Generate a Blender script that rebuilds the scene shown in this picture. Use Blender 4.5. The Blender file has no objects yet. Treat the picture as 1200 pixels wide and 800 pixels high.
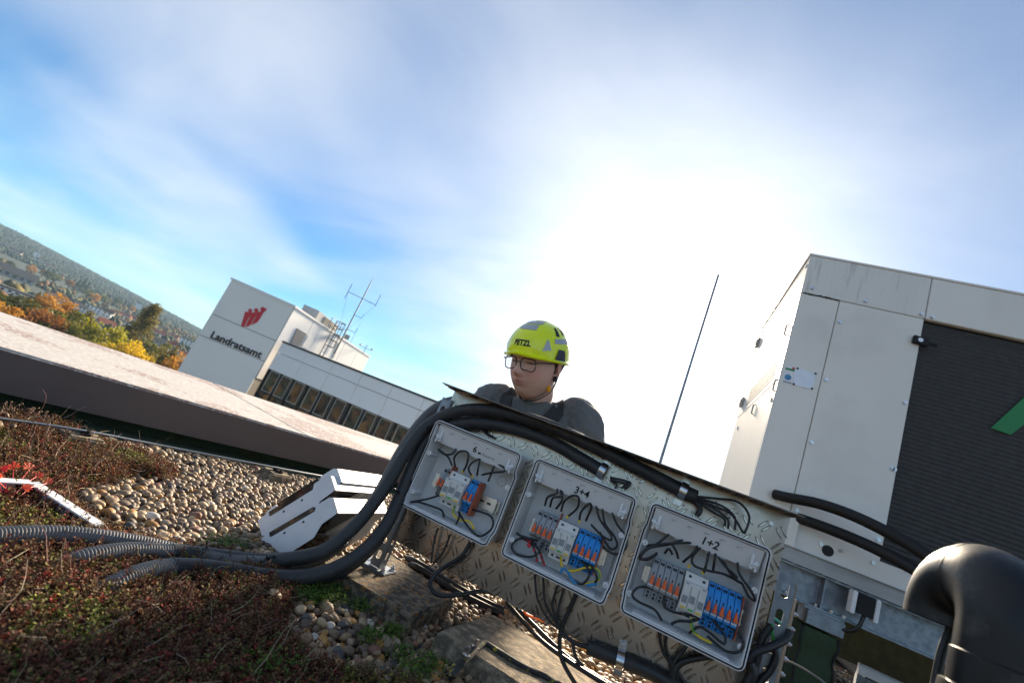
import bpy, bmesh, math, random
import numpy as np
from mathutils import Vector, Matrix, Euler, noise
from mathutils.bvhtree import BVHTree
random.seed(7); RNG = np.random.default_rng(7)
S = bpy.context.scene; COL = S.collection
R = math.radians

# ------------------------------------------------------------------ camera, sky, sun, exposure
F = 533.33; CAM_H = 0.5
_u = np.array([853, 2049, -F]); _u /= np.linalg.norm(_u)          # world up seen from the camera
def horizon_y(x): return 400 + ((x-600)*_u[0] - F*_u[2])/_u[1]
def _cv(px, py): return np.array([px-600, -(py-400), -F], float)
_l = _cv(-740, horizon_y(-740)); _l /= np.linalg.norm(_l)
AX = -_l; AY = np.cross(_u, AX); RW = np.array([AX, AY, _u]); CP = np.array([0, 0, CAM_H])
def ray(px, py):
    d = RW @ _cv(px, py); return d/np.linalg.norm(d)
def onz(px, py, z): d = ray(px, py); return Vector(CP + d*((z-CAM_H)/d[2]))
def ony(px, py, y): d = ray(px, py); return Vector(CP + d*(y/d[1]))
def onx(px, py, x): d = ray(px, py); return Vector(CP + d*(x/d[0]))
def ond(px, py, t): return Vector(CP + ray(px, py)*t)
def proj(p):
    c = RW.T @ (np.array(p)-CP)
    return (600+F*c[0]/-c[2], 400-F*c[1]/-c[2]) if c[2] < -1e-4 else None

cd = bpy.data.cameras.new('camera'); cam = bpy.data.objects.new('camera', cd); COL.objects.link(cam)
cam.matrix_world = Matrix(((*RW[0], 0), (*RW[1], 0), (*RW[2], CAM_H), (0, 0, 0, 1)))
cd.sensor_width = 36; cd.lens = 16; cd.clip_start = 0.02; cd.clip_end = 20000
cd.dof.use_dof = True; cd.dof.focus_distance = 1.42; cd.dof.aperture_fstop = 4
S.camera = cam
S.view_settings.view_transform = 'Standard'; S.view_settings.look = 'None'
S.view_settings.exposure = EXPOSURE = 2.05; S.view_settings.gamma = 1
S.cycles.use_denoising = True; S.cycles.max_bounces = 8; S.cycles.transparent_max_bounces = 12
S.cycles.sample_clamp_indirect = 6

OX, OY = 4.5, 0.0  # cloud layout shifted so unseen cloud behind the camera brightens front faces
sun_dir = Vector(ray(786, 372)); sun_el = math.asin(sun_dir.z); sun_az = math.atan2(sun_dir.x, sun_dir.y)
sl = bpy.data.lights.new('sun', 'SUN'); sl.energy = 3.5; sl.angle = R(9); sl.color = (1, .83, .62)
so = bpy.data.objects.new('sun', sl); COL.objects.link(so)
so.rotation_euler = (-sun_dir).to_track_quat('-Z', 'Y').to_euler(); so.location = sun_dir*50

w = bpy.data.worlds.new('World'); S.world = w; w.use_nodes = True
nt = w.node_tree; nt.nodes.clear()
def N(t, **k):
    n = nt.nodes.new(t)
    for a, b in k.items(): setattr(n, a, b)
    return n
def LK(a, b): nt.links.new(a, b)
def MATH(op, a, b=None, c=None, clamp=False):
    n = N('ShaderNodeMath', operation=op, use_clamp=clamp)
    for i, v in enumerate((a, b, c)):
        if v is None: continue
        if hasattr(v, 'is_output'): LK(v, n.inputs[i])
        else: n.inputs[i].default_value = v
    return n.outputs[0]
def RANGE(v, a, b, c=0, d=1, interp='SMOOTHSTEP'):
    n = N('ShaderNodeMapRange', interpolation_type=interp)
    LK(v, n.inputs[0])
    for i, x in enumerate((a, b, c, d)): n.inputs[i+1].default_value = x
    return n.outputs[0]
out = N('ShaderNodeOutputWorld'); bg = N('ShaderNodeBackground'); LK(bg.outputs[0], out.inputs[0]); bg.inputs[1].default_value = 0.055
sky = N('ShaderNodeTexSky', sky_type='NISHITA', sun_disc=False, sun_elevation=sun_el, sun_rotation=sun_az, altitude=300, air_density=1.0, dust_density=0.1, ozone_density=3.0)
tc = N('ShaderNodeTexCoord'); d = tc.outputs['Generated']
sep = N('ShaderNodeSeparateXYZ'); LK(d, sep.inputs[0])
zz = MATH('ADD', MATH('MAXIMUM', sep.outputs[2], 0), .16)
comb = N('ShaderNodeCombineXYZ'); LK(MATH('DIVIDE', sep.outputs[0], zz), comb.inputs[0]); LK(MATH('DIVIDE', sep.outputs[1], zz), comb.inputs[1])
mp = N('ShaderNodeMapping'); LK(comb.outputs[0], mp.inputs[0]); mp.inputs['Rotation'].default_value = (0, 0, R(38)); mp.inputs['Scale'].default_value = (.55, 1.15, 1)
n1 = N('ShaderNodeTexNoise'); LK(mp.outputs[0], n1.inputs[0]); n1.inputs['Scale'].default_value = 1.35; n1.inputs['Detail'].default_value = 9; n1.inputs['Roughness'].default_value = .56; n1.inputs['Distortion'].default_value = .55
mp2 = N('ShaderNodeMapping'); LK(comb.outputs[0], mp2.inputs[0]); mp2.inputs['Location'].default_value = (OX, OY, 0)
n2 = N('ShaderNodeTexNoise'); LK(mp2.outputs[0], n2.inputs[0]); n2.inputs['Scale'].default_value = .5; n2.inputs['Detail'].default_value = 3
dp = N('ShaderNodeVectorMath', operation='DOT_PRODUCT'); LK(d, dp.inputs[0]); dp.inputs[1].default_value = sun_dir
near = RANGE(dp.outputs['Value'], .55, 1.0, 0, 1, 'LINEAR')               # thin cloud thickens towards the sun
cl = MATH('ADD', MATH('MULTIPLY_ADD', RANGE(n1.outputs[0], .34, .80), .27, .04), MATH('MULTIPLY', RANGE(n2.outputs[0], .40, .62), .40))
veil = MATH('ADD', cl, MATH('MULTIPLY', MATH('POWER', near, 3.2), .76), clamp=True)
glow = MATH('ADD', 1.0, MATH('MULTIPLY', MATH('POWER', near, 9.0), .9))
cc = N('ShaderNodeVectorMath', operation='SCALE'); cc.inputs[0].default_value = (4.65, 4.75, 4.88); LK(glow, cc.inputs['Scale'])
tint = N('ShaderNodeVectorMath', operation='MULTIPLY'); LK(sky.outputs[0], tint.inputs[0]); tint.inputs[1].default_value = (.165, .49, .70)
mx = N('ShaderNodeMix', data_type='RGBA'); LK(veil, mx.inputs[0]); LK(tint.outputs[0], mx.inputs[6]); LK(cc.outputs[0], mx.inputs[7])
LK(mx.outputs[2], bg.inputs[0])

# ------------------------------------------------------------------ helpers
ROOT = {}
def root_of(o):
    while o.parent: o = o.parent
    return o
def link(name, me, parent=None, origin=None):
    """link a mesh given in world coordinates; its origin becomes the thing's base"""
    loc = ROOT[root_of(parent).name] if parent else Vector(origin) if origin is not None else Vector((0, 0, 0))
    if loc.length: me.transform(Matrix.Translation(-loc))
    o = bpy.data.objects.new(name, me); COL.objects.link(o)
    if parent: o.parent = parent
    else: o.location = loc; ROOT[o.name] = loc
    return o
def tag(o, label=None, cat=None, group=None, kind=None):
    if label: o['label'] = label
    if cat: o['category'] = cat
    if group: o['group'] = group
    if kind: o['kind'] = kind
    return o
def thing(name, loc, label, cat, group=None):
    o = bpy.data.objects.new(name, None); COL.objects.link(o); o.location = loc; o.empty_display_size = .05
    ROOT[o.name] = Vector(loc); return tag(o, label, cat, group)
def copy_tree(o, parent=None):
    c = o.copy(); COL.objects.link(c)
    if parent: c.parent = parent
    for ch in o.children: copy_tree(ch, c)
    return c

class MB:
    def __init__(s): s.v = []; s.f = []; s.m = []; s.cm = 0
    def add(s, vs, fs):
        b = len(s.v); s.v += [tuple(v) for v in vs]; s.f += [tuple(b+i for i in f) for f in fs]; s.m += [s.cm]*len(fs); return s
    def box(s, c, d, rot=None):
        c = Vector(c); q = [Vector((x*d[0]/2, y*d[1]/2, z*d[2]/2)) for x in (-1, 1) for y in (-1, 1) for z in (-1, 1)]
        if rot is not None: q = [rot @ p for p in q]
        return s.add([c+p for p in q], [(0, 1, 3, 2), (4, 6, 7, 5), (0, 4, 5, 1), (2, 3, 7, 6), (0, 2, 6, 4), (1, 5, 7, 3)])
    def bx(s, x0, x1, y0, y1, z0, z1): return s.box(((x0+x1)/2, (y0+y1)/2, (z0+z1)/2), (abs(x1-x0), abs(y1-y0), abs(z1-z0)))
    def tube(s, pts, r, n=8, cap=True):
        pts = [Vector(p) for p in pts]; k = len(pts); rr = r if hasattr(r, '__len__') else [r]*k
        t = [(pts[min(i+1, k-1)]-pts[max(i-1, 0)]).normalized() for i in range(k)]
        a = Vector((0, 0, 1)) if abs(t[0].z) < .9 else Vector((1, 0, 0)); a = t[0].cross(a).normalized(); vs = []
        for i in range(k):
            a = (a - t[i]*a.dot(t[i])).normalized(); b = t[i].cross(a)
            vs += [pts[i]+(a*math.cos(2*math.pi*j/n)+b*math.sin(2*math.pi*j/n))*rr[i] for j in range(n)]
        fs = [(i*n+j, i*n+(j+1) % n, (i+1)*n+(j+1) % n, (i+1)*n+j) for i in range(k-1) for j in range(n)]
        if cap: fs += [tuple(range(n))[::-1], tuple((k-1)*n+j for j in range(n))]
        return s.add(vs, fs)
    def cyl(s, p0, p1, r, n=12): return s.tube([p0, p1], r, n)
    def prism(s, poly, ext):
        """poly: 3D points of one face; ext: extrusion vector"""
        poly = [Vector(p) for p in poly]; n = len(poly); e = Vector(ext)
        return s.add(poly+[p+e for p in poly], [tuple(range(n))[::-1], tuple(range(n, 2*n))]+[(i, (i+1) % n, n+(i+1) % n, n+i) for i in range(n)])
    def grid(s, rows, closed=False):
        n = len(rows[0]); b = len(rows); vs = [p for r_ in rows for p in r_]; m = n if closed else n-1
        return s.add(vs, [(i*n+j, i*n+(j+1) % n, (i+1)*n+(j+1) % n, (i+1)*n+j) for i in range(b-1) for j in range(m)])
    def sphere(s, c, r, nu=16, nv=10, rot=None):
        c = Vector(c); r = Vector(r) if hasattr(r, '__len__') else Vector((r, r, r)); rows = []
        for i in range(nv+1):
            th = math.pi*(i+.0)/nv; row = []
            for j in range(nu):
                ph = 2*math.pi*j/nu; p = Vector((r.x*math.sin(th)*math.cos(ph), r.y*math.sin(th)*math.sin(ph), r.z*math.cos(th)))
                row.append(c + (rot @ p if rot is not None else p))
            rows.append(row)
        return s.grid(rows, True)
    def mesh(s, name, mats, smooth=False, bevel=0, seg=2, weld=False):
        me = bpy.data.meshes.new(name); me.from_pydata(s.v, [], s.f)
        for m in (mats if isinstance(mats, (list, tuple)) else [mats]): me.materials.append(m)
        me.polygons.foreach_set('material_index', s.m)
        bm = bmesh.new(); bm.from_mesh(me)
        if weld: bmesh.ops.remove_doubles(bm, verts=bm.verts, dist=1e-6)
        bmesh.ops.recalc_face_normals(bm, faces=bm.faces)
        if bevel: bmesh.ops.bevel(bm, geom=[e for e in bm.edges if len(e.link_faces) == 2 and e.calc_face_angle(0) > .5], offset=bevel, segments=seg, affect='EDGES', clamp_overlap=True)
        bm.to_mesh(me); bm.free()
        if smooth: shade(me, smooth)
        return me
    def build(s, name, mats, parent=None, smooth=False, bevel=0, seg=2, origin=None, weld=False):
        return link(name, s.mesh(name, mats, smooth or (35 if bevel else False), bevel, seg, weld), parent, origin)
def shade(me, ang):
    me.polygons.foreach_set('use_smooth', [True]*len(me.polygons))
    if ang is not True:
        bm = bmesh.new(); bm.from_mesh(me); a = R(ang)
        for e in bm.edges: e.smooth = not (len(e.link_faces) == 2 and e.calc_face_angle(0) > a)
        bm.to_mesh(me); bm.free()
def spline(pts, per=8):
    p = [Vector(q) for q in pts]; o = []
    for i in range(len(p)-1):
        a, b, c, e = p[max(i-1, 0)], p[i], p[i+1], p[min(i+2, len(p)-1)]
        for k in range(per):
            t = k/per; o.append(.5*((2*b)+(c-a)*t+(2*a-5*b+4*c-e)*t*t+(3*b-a-3*c+e)*t**3))
    return o+[p[-1]]
def resample(pts, step):
    pts = [Vector(p) for p in pts]; o = [pts[0].copy()]; acc = 0
    for a, b in zip(pts, pts[1:]):
        L = (b-a).length; pos = step-acc
        while pos <= L: o.append(a.lerp(b, pos/L)); pos += step
        acc = (acc+L) % step
    return o
def raw(name, v, f, mats, col=None, smooth=False):
    """mesh from numpy arrays, optional colour per vertex"""
    me = bpy.data.meshes.new(name); v = np.asarray(v, np.float32); f = np.asarray(f, np.int32)
    me.vertices.add(len(v)); me.vertices.foreach_set('co', v.ravel()); k = f.shape[1]
    me.loops.add(f.size); me.loops.foreach_set('vertex_index', f.ravel()); me.polygons.add(len(f))
    me.polygons.foreach_set('loop_start', np.arange(0, f.size, k, dtype=np.int32))
    if smooth: me.polygons.foreach_set('use_smooth', np.ones(len(f), bool))
    for m in (mats if isinstance(mats, (list, tuple)) else [mats]): me.materials.append(m)
    if col is not None:
        a = me.color_attributes.new('Col', 'FLOAT_COLOR', 'POINT'); c = np.ones((len(v), 4), np.float32); c[:, :3] = col; a.data.foreach_set('color', c.ravel())
    me.update(calc_edges=True); me.validate(); return me
def text_mesh(s, size, bold=0.0):
    c = bpy.data.curves.new('t', 'FONT'); c.body = s; c.size = size; c.offset = bold; c.align_x = 'CENTER'; c.align_y = 'CENTER'; c.resolution_u = 3
    o = bpy.data.objects.new('t', c); COL.objects.link(o); dg = bpy.context.evaluated_depsgraph_get()
    me = bpy.data.meshes.new_from_object(o.evaluated_get(dg)); bpy.data.objects.remove(o); bpy.data.curves.remove(c); return me
def put_text(name, s, size, fn, mat, parent, bold=0.0, thick=0.0, nrm=None):
    """fn maps flat text coordinates to a world point"""
    t = text_mesh(s, size, bold); bm = bmesh.new(); bm.from_mesh(t)
    if thick:
        g = bmesh.ops.extrude_face_region(bm, geom=bm.faces[:]); nv = [v for v in g['geom'] if isinstance(v, bmesh.types.BMVert)]
        for v in bm.verts: v.co = fn(v.co.x, v.co.y)
        for v in nv: v.co += Vector(nrm)*thick
    else:
        for v in bm.verts: v.co = fn(v.co.x, v.co.y)
    bm.to_mesh(t); bm.free(); t.materials.clear(); t.materials.append(mat); return link(name, t, parent)

# ------------------------------------------------------------------ materials
def M(name, c1, c2=None, rough=.6, metal=0, scale=20, bump=0, bscale=None, detail=6, spec=.5, coat=0, lo=.35, hi=.65, c3=None, s3=4, r2=None, t3=(.55, .7), trans=0, alpha=1, sheen=0, stretch=None, bdist=.004):
    m = bpy.data.materials.new(name); m.use_nodes = True; t = m.node_tree; b = t.nodes['Principled BSDF']
    def n(ty): return t.nodes.new(ty)
    b.inputs['Roughness'].default_value = rough; b.inputs['Metallic'].default_value = metal; b.inputs['Specular IOR Level'].default_value = spec
    b.inputs['Coat Weight'].default_value = coat; b.inputs['Transmission Weight'].default_value = trans; b.inputs['Alpha'].default_value = alpha; b.inputs['Sheen Weight'].default_value = sheen
    b.inputs['Base Color'].default_value = (*c1, 1)
    tcn = n('ShaderNodeTexCoord'); src = tcn.outputs['Object']
    if stretch:
        mpn = n('ShaderNodeMapping'); mpn.inputs['Scale'].default_value = stretch; t.links.new(src, mpn.inputs[0]); src = mpn.outputs[0]
    def nz(sc, de):
        q = n('ShaderNodeTexNoise'); q.inputs['Scale'].default_value = sc; q.inputs['Detail'].default_value = de; q.inputs['Roughness'].default_value = .6; t.links.new(src, q.inputs[0]); return q
    def rng(o, a, bb, c=0, d=1):
        q = n('ShaderNodeMapRange'); t.links.new(o, q.inputs[0])
        for i, x in enumerate((a, bb, c, d)): q.inputs[i+1].default_value = x
        return q.outputs[0]
    def mix(fac, a, bb):
        q = n('ShaderNodeMix'); q.data_type = 'RGBA'; t.links.new(fac, q.inputs[0])
        for i, x in ((6, a), (7, bb)):
            if hasattr(x, 'is_output'): t.links.new(x, q.inputs[i])
            else: q.inputs[i].default_value = (*x, 1)
        return q.outputs[2]
    if c2:
        q = nz(scale, detail); col = mix(rng(q.outputs[0], lo, hi), c1, c2)
        if c3: col = mix(rng(nz(s3, 7).outputs[0], *t3), col, c3)
        t.links.new(col, b.inputs['Base Color'])
        if r2 is not None: t.links.new(rng(q.outputs[0], lo, hi, rough, r2), b.inputs['Roughness'])
    if bump:
        q = nz(bscale or scale, 5); bu = n('ShaderNodeBump'); bu.inputs['Strength'].default_value = bump; bu.inputs['Distance'].default_value = bdist
        t.links.new(q.outputs[0], bu.inputs['Height']); t.links.new(bu.outputs[0], b.inputs['Normal'])
    return m
def vcol(name, rough=.7, bump=0, bscale=200, tint=None, trans=0):
    m = bpy.data.materials.new(name); m.use_nodes = True; t = m.node_tree; b = t.nodes['Principled BSDF']; b.inputs['Roughness'].default_value = rough
    a = t.nodes.new('ShaderNodeAttribute'); a.attribute_name = 'Col'; t.links.new(a.outputs[0], b.inputs['Base Color'])
    if bump:
        tcn = t.nodes.new('ShaderNodeTexCoord'); q = t.nodes.new('ShaderNodeTexNoise'); q.inputs['Scale'].default_value = bscale; t.links.new(tcn.outputs['Object'], q.inputs[0])
        bu = t.nodes.new('ShaderNodeBump'); bu.inputs['Strength'].default_value = bump; bu.inputs['Distance'].default_value = .002; t.links.new(q.outputs[0], bu.inputs['Height']); t.links.new(bu.outputs[0], b.inputs['Normal'])
    if trans:
        tr = t.nodes.new('ShaderNodeBsdfTranslucent'); t.links.new(a.outputs[0], tr.inputs[0]); ms = t.nodes.new('ShaderNodeMixShader'); ms.inputs[0].default_value = trans
        t.links.new(b.outputs[0], ms.inputs[1]); t.links.new(tr.outputs[0], ms.inputs[2]); t.links.new(ms.outputs[0], t.nodes['Material Output'].inputs[0])
    return m
def leafmat(name, c1, c2, trans=.5, scale=.4):
    m = M(name, c1, c2, rough=.6, scale=scale, detail=3); t = m.node_tree; b = t.nodes['Principled BSDF']; src = b.inputs['Base Color'].links[0].from_socket
    tr = t.nodes.new('ShaderNodeBsdfTranslucent'); t.links.new(src, tr.inputs[0]); ms = t.nodes.new('ShaderNodeMixShader'); ms.inputs[0].default_value = trans
    t.links.new(b.outputs[0], ms.inputs[1]); t.links.new(tr.outputs[0], ms.inputs[2]); t.links.new(ms.outputs[0], t.nodes['Material Output'].inputs[0]); return m

m_lug = M('polished tread lugs', (.60, .55, .49), (.50, .455, .405), rough=.13, metal=1, scale=30, r2=.2)
m_alu = M('aluminium tread plate', (.47, .425, .375), (.38, .34, .295), rough=.24, metal=1, scale=9, r2=.36, bump=.12, bscale=160, bdist=.001)
m_galv = M('galvanised steel', (.27, .295, .325), (.21, .235, .26), rough=.38, metal=.85, scale=38, r2=.55, bump=.05)
m_steel = M('bright steel', (.62, .62, .62), (.5, .5, .5), rough=.28, metal=1, scale=60)
m_rail = M('zinc rail', (.66, .65, .6), (.55, .55, .52), rough=.35, metal=.9, scale=80)
m_box = M('light grey polycarbonate', (.66, .66, .65), (.61, .61, .60), rough=.42, scale=30)
m_flap = M('pale grey plastic', (.74, .74, .73), (.70, .70, .69), rough=.38, scale=30)
m_white = M('white plastic', (.76, .77, .78), (.68, .69, .69), rough=.35, scale=14, r2=.45)
m_spd = M('off white device plastic', (.64, .63, .59), (.60, .59, .55), rough=.4, scale=40)
m_term = M('grey terminal plastic', (.30, .31, .32), (.26, .27, .28), rough=.45, scale=60)
m_blue = M('blue terminal plastic', (.010, .25, .66), (.008, .22, .60), rough=.38, scale=60)
m_orange = M('orange lever plastic', (.80, .14, .02), (.72, .11, .02), rough=.4, scale=80)
m_endplate = M('brick red end plate', (.42, .10, .035), (.36, .08, .03), rough=.5, scale=80)
m_black = M('black rubber', (.008, .008, .009), (.013, .013, .013), rough=.5, scale=50, r2=.62, spec=.3)
m_cable = M('black cable sheath', (.009, .009, .010), (.015, .015, .015), rough=.42, scale=80)
m_hose = M('dusty black hose', (.014, .014, .015), (.034, .033, .032), rough=.46, scale=30, r2=.66, bump=.05, bscale=120)
m_conduit = M('grey corrugated conduit', (.095, .098, .10), (.14, .135, .128), rough=.5, scale=24, r2=.65)
m_pvcblack = M('black polyethylene pipe', (.004, .004, .004), (.008, .007, .006), spec=.4, rough=.34, scale=9, r2=.50, c3=(.055, .048, .040), s3=22, t3=(.52, .72), bump=.22, bscale=16, bdist=.002)
m_yellow = M('yellow insulation', (.75, .52, .02), rough=.4)
m_green = M('green insulation', (.03, .36, .06), rough=.4)
m_bluew = M('blue insulation', (.015, .22, .48), rough=.4)
m_red = M('red tape', (.55, .02, .03), rough=.5)
m_ink = M('black marker ink', (.008, .008, .010), rough=.6)
m_print = M('grey print', (.25, .26, .27), rough=.6)
m_dark = M('dark opening', (.012, .012, .012), rough=.7)
m_concrete = M('weathered concrete', (.21, .165, .105), (.040, .031, .022), rough=.92, scale=48, bump=1, bscale=150, c3=(.32, .14, .02), s3=62, t3=(.58, .64), lo=.40, hi=.58, bdist=.006)
m_concrete2 = M('pale sanded concrete', (.38, .30, .20), (.12, .095, .065), rough=.92, scale=34, bump=.9, bscale=170, c3=(.34, .25, .03), s3=70, t3=(.64, .70), lo=.34, hi=.58, bdist=.005)
m_lichen = M('lichened rubber strip', (.022, .021, .02), (.035, .032, .03), rough=.7, scale=30, c3=(.35, .29, .03), s3=45, t3=(.58, .64), bump=.3)
m_coping = M('stained fibre cement coping', (.39, .375, .36), (.275, .215, .195), rough=.9, scale=2.1, bump=.35, bscale=130, c3=(.50, .485, .47), s3=55, t3=(.52, .58), lo=.50, hi=.535, detail=10, bdist=.003)
m_fascia = M('brown metal fascia', (.105, .082, .076), (.12, .095, .088), rough=.48, scale=5, bump=.05)
m_felt = M('green mineral felt', (.022, .042, .020), (.034, .058, .028), rough=.95, scale=160, bump=.5, bscale=400, c3=(.035, .04, .01), s3=9)
m_moss = M('mossy wall', (.022, .024, .009), (.040, .040, .014), rough=.95, scale=16, bump=.5, bscale=90, c3=(.09, .085, .02), s3=40, t3=(.64, .72))
m_soil = M('dark roof substrate', (.030, .020, .014), (.055, .035, .024), rough=.95, scale=60, bump=.9, bscale=150, bdist=.01)
m_roofbed = M('dark gravel bed', (.085, .066, .046), (.16, .125, .088), rough=.95, scale=70, bump=.8, bscale=90, bdist=.01)  # dark brown bed showing between the pebbles
m_panel = M('cream painted sheet', (.75, .72, .655), (.72, .69, .625), rough=.42, scale=3, c3=(.64, .61, .555), s3=2.2, t3=(.52, .72), bump=.25, bscale=2.2, bdist=.012)
m_panelstain = M('cream sheet with rain streaks', (.72, .70, .645), (.69, .67, .615), rough=.45, scale=3, c3=(.40, .38, .34), s3=7, t3=(.54, .76), stretch=(4.6, 1, .40))
m_sidesheet = M('cream side sheet', (.68, .66, .605), (.65, .63, .575), rough=.62, scale=3, spec=.2)
m_base = M('brushed base rail', (.36, .35, .345), (.30, .29, .285), rough=.42, metal=.6, scale=6, stretch=(1, 1, 6))
m_flange = M('dull aluminium with underside shade', (.20, .165, .14), (.14, .115, .095), rough=.4, metal=1, scale=20, r2=.5)  # darker copy of the plate metal; shade under the flange put into the colour
m_fin = M('dusty black coil fins', (.030, .029, .028), (.042, .040, .037), rough=.6, metal=.2, scale=30, c3=(.16, .155, .14), s3=26, t3=(.71, .80))
m_logo = M('green print', (.015, .20, .06), rough=.6)
m_sticker = M('white sticker', (.72, .73, .74), rough=.35)
m_stickblue = M('blue print', (.05, .22, .42), rough=.4)
m_copper = M('dull tinned bar', (.40, .34, .29), (.30, .25, .21), rough=.45, metal=.7, scale=30)
# ------------------------------------------------------------------ terrain, hills, far town
CREST = [(-700, 34), (-300, 30), (-100, 24), (0, 20.5), (50, 17), (100, 13.5), (150, 9.5), (200, 4), (240, -1), (300, -5), (500, -6), (900, -6), (1500, -6)]
def az_of(px): r_ = ray(px, horizon_y(px)); return math.atan2(r_[0], r_[1])
_ca = [az_of(c[0]) for c in CREST]
_ce = []
for px, up in CREST:
    r_ = ray(px + up*.384, horizon_y(px) - up*.923); _ce.append(r_[2]/math.hypot(r_[0], r_[1]))
def crest(a): return float(np.interp(a, _ca, _ce))
VALLEY = -26.0
def terrain(x, y):
    r_ = math.hypot(x, y); a = math.atan2(x, y)
    if abs(a) > 2.6: return VALLEY
    zc = CAM_H + 2600*crest(a)*.93
    t = min(max((r_-700)/1900, 0), 1); t = t*t*(3-2*t)
    w_ = max(0, min(1, (2.6-abs(a))/.6))
    base = VALLEY + (max(zc, VALLEY+18)-VALLEY)*t*w_
    return base + 14*t*noise.noise(Vector((x*.0016, y*.0016, 3)))*w_
def on_terrain(px, py):
    dd = ray(px, py); t = 30.0
    while t < 6000:
        p = CP+dd*t
        if p[2] <= terrain(p[0], p[1]): return Vector((p[0], p[1], terrain(p[0], p[1])))
        t *= 1.01
    return Vector(CP+dd*2500)
m_ground = M('autumn valley floor', (.038, .050, .020), (.060, .058, .028), rough=.95, scale=.012, c3=(.16, .10, .03), s3=.02, t3=(.55, .7))
m_hillside = M('wooded hillside', (.018, .034, .022), (.024, .036, .022), rough=.95, scale=.02)
mb = MB(); rows = []
for i in range(40):
    r_ = 25*(5000/25)**(i/39); rows.append([])
    for j in range(120):
        a = -math.pi + 2*math.pi*j/120; x, y = r_*math.sin(a), r_*math.cos(a); rows[-1].append((x, y, VALLEY if r_ < 600 else min(terrain(x, y)-.3, VALLEY+1)))
mb.grid(rows, True)
tag(mb.build('ground', m_ground, smooth=True), kind='structure')
mb = MB(); rows = []
for i in range(46):
    r_ = 560 + 2900*(i/45); rows.append([])
    for j in range(170):
        a = -2.5 + 3.6*j/169; x, y = r_*math.sin(a), r_*math.cos(a)
        rows[-1].append((x, y, terrain(x, y) if r_ < 2700 else terrain(x*2700/r_, y*2700/r_) - (r_-2700)*.06))
mb.grid(rows)
tag(mb.build('hills', m_hillside, smooth=True), kind='structure')

# woods on the slopes: one mass of small crowns
ico = bmesh.new(); bmesh.ops.create_icosphere(ico, subdivisions=1, radius=1); IV = np.array([v.co for v in ico.verts]); IF = np.array([[v.index for v in f.verts] for f in ico.faces]); ico.free()
def crowns(name, pts, pal, label, kind='stuff'):
    V = []; Fs = []; Cc = []
    for k, (x, y, z, r_, h) in enumerate(pts):
        v = IV*(1+.28*RNG.standard_normal((len(IV), 1))*.6)*np.array([r_, r_, h])+np.array([x, y, z+h*.7])
        V.append(v); Fs.append(IF+k*len(IV)); c = np.array(pal[RNG.integers(len(pal))])*(.85+.3*RNG.random()); Cc.append(np.tile(c, (len(IV), 1))*(.94+.12*RNG.random((len(IV), 1))))
    o = link(name, raw(name, np.vstack(V), np.vstack(Fs), m_wood, np.vstack(Cc)))
    return tag(o, label, 'forest' if kind == 'stuff' else None, kind=kind)
m_wood = vcol('autumn woods', .9)
pts = []
while len(pts) < 17000:
    a = random.uniform(az_of(-420), az_of(330)); r_ = random.uniform(1250, 2680); x, y = r_*math.sin(a), r_*math.cos(a)
    pts.append((x, y, terrain(x, y)-2, random.uniform(2.6, 4.6), random.uniform(3.2, 6)))
crowns('forest', pts, [(.018, .036, .024), (.021, .038, .024), (.026, .040, .022), (.034, .038, .020), (.018, .036, .028)], 'hazy wooded hillside rising behind the distant town')
pts = []
while len(pts) < 1500:
    a = random.uniform(az_of(-300), az_of(330)); r_ = random.uniform(330, 1250); x, y = r_*math.sin(a), r_*math.cos(a)
    if noise.noise(Vector((x*.006, y*.006, 9))) > -.02: pts.append((x, y, terrain(x, y)-1, random.uniform(2.5, 5), random.uniform(3, 6)))
crowns('garden_trees', pts, [(.035, .050, .018), (.06, .06, .02), (.17, .085, .015), (.12, .055, .015), (.03, .045, .025), (.16, .12, .02)], 'mass of small autumn garden trees between the distant houses')

pts = []
while len(pts) < 2600:                                                # the same autumn woods go on behind the camera
    a = random.uniform(1.3, 5.0); r_ = random.uniform(160, 700); x, y = r_*math.sin(a), r_*math.cos(a); pts.append((x, y, VALLEY-1, random.uniform(4, 8), random.uniform(6, 11)))
crowns('valley_trees', pts, [(.05, .06, .025), (.12, .08, .025), (.16, .10, .025), (.09, .055, .02), (.06, .07, .03), (.05, .06, .03)], 'autumn woods of the valley behind the viewer')

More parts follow.
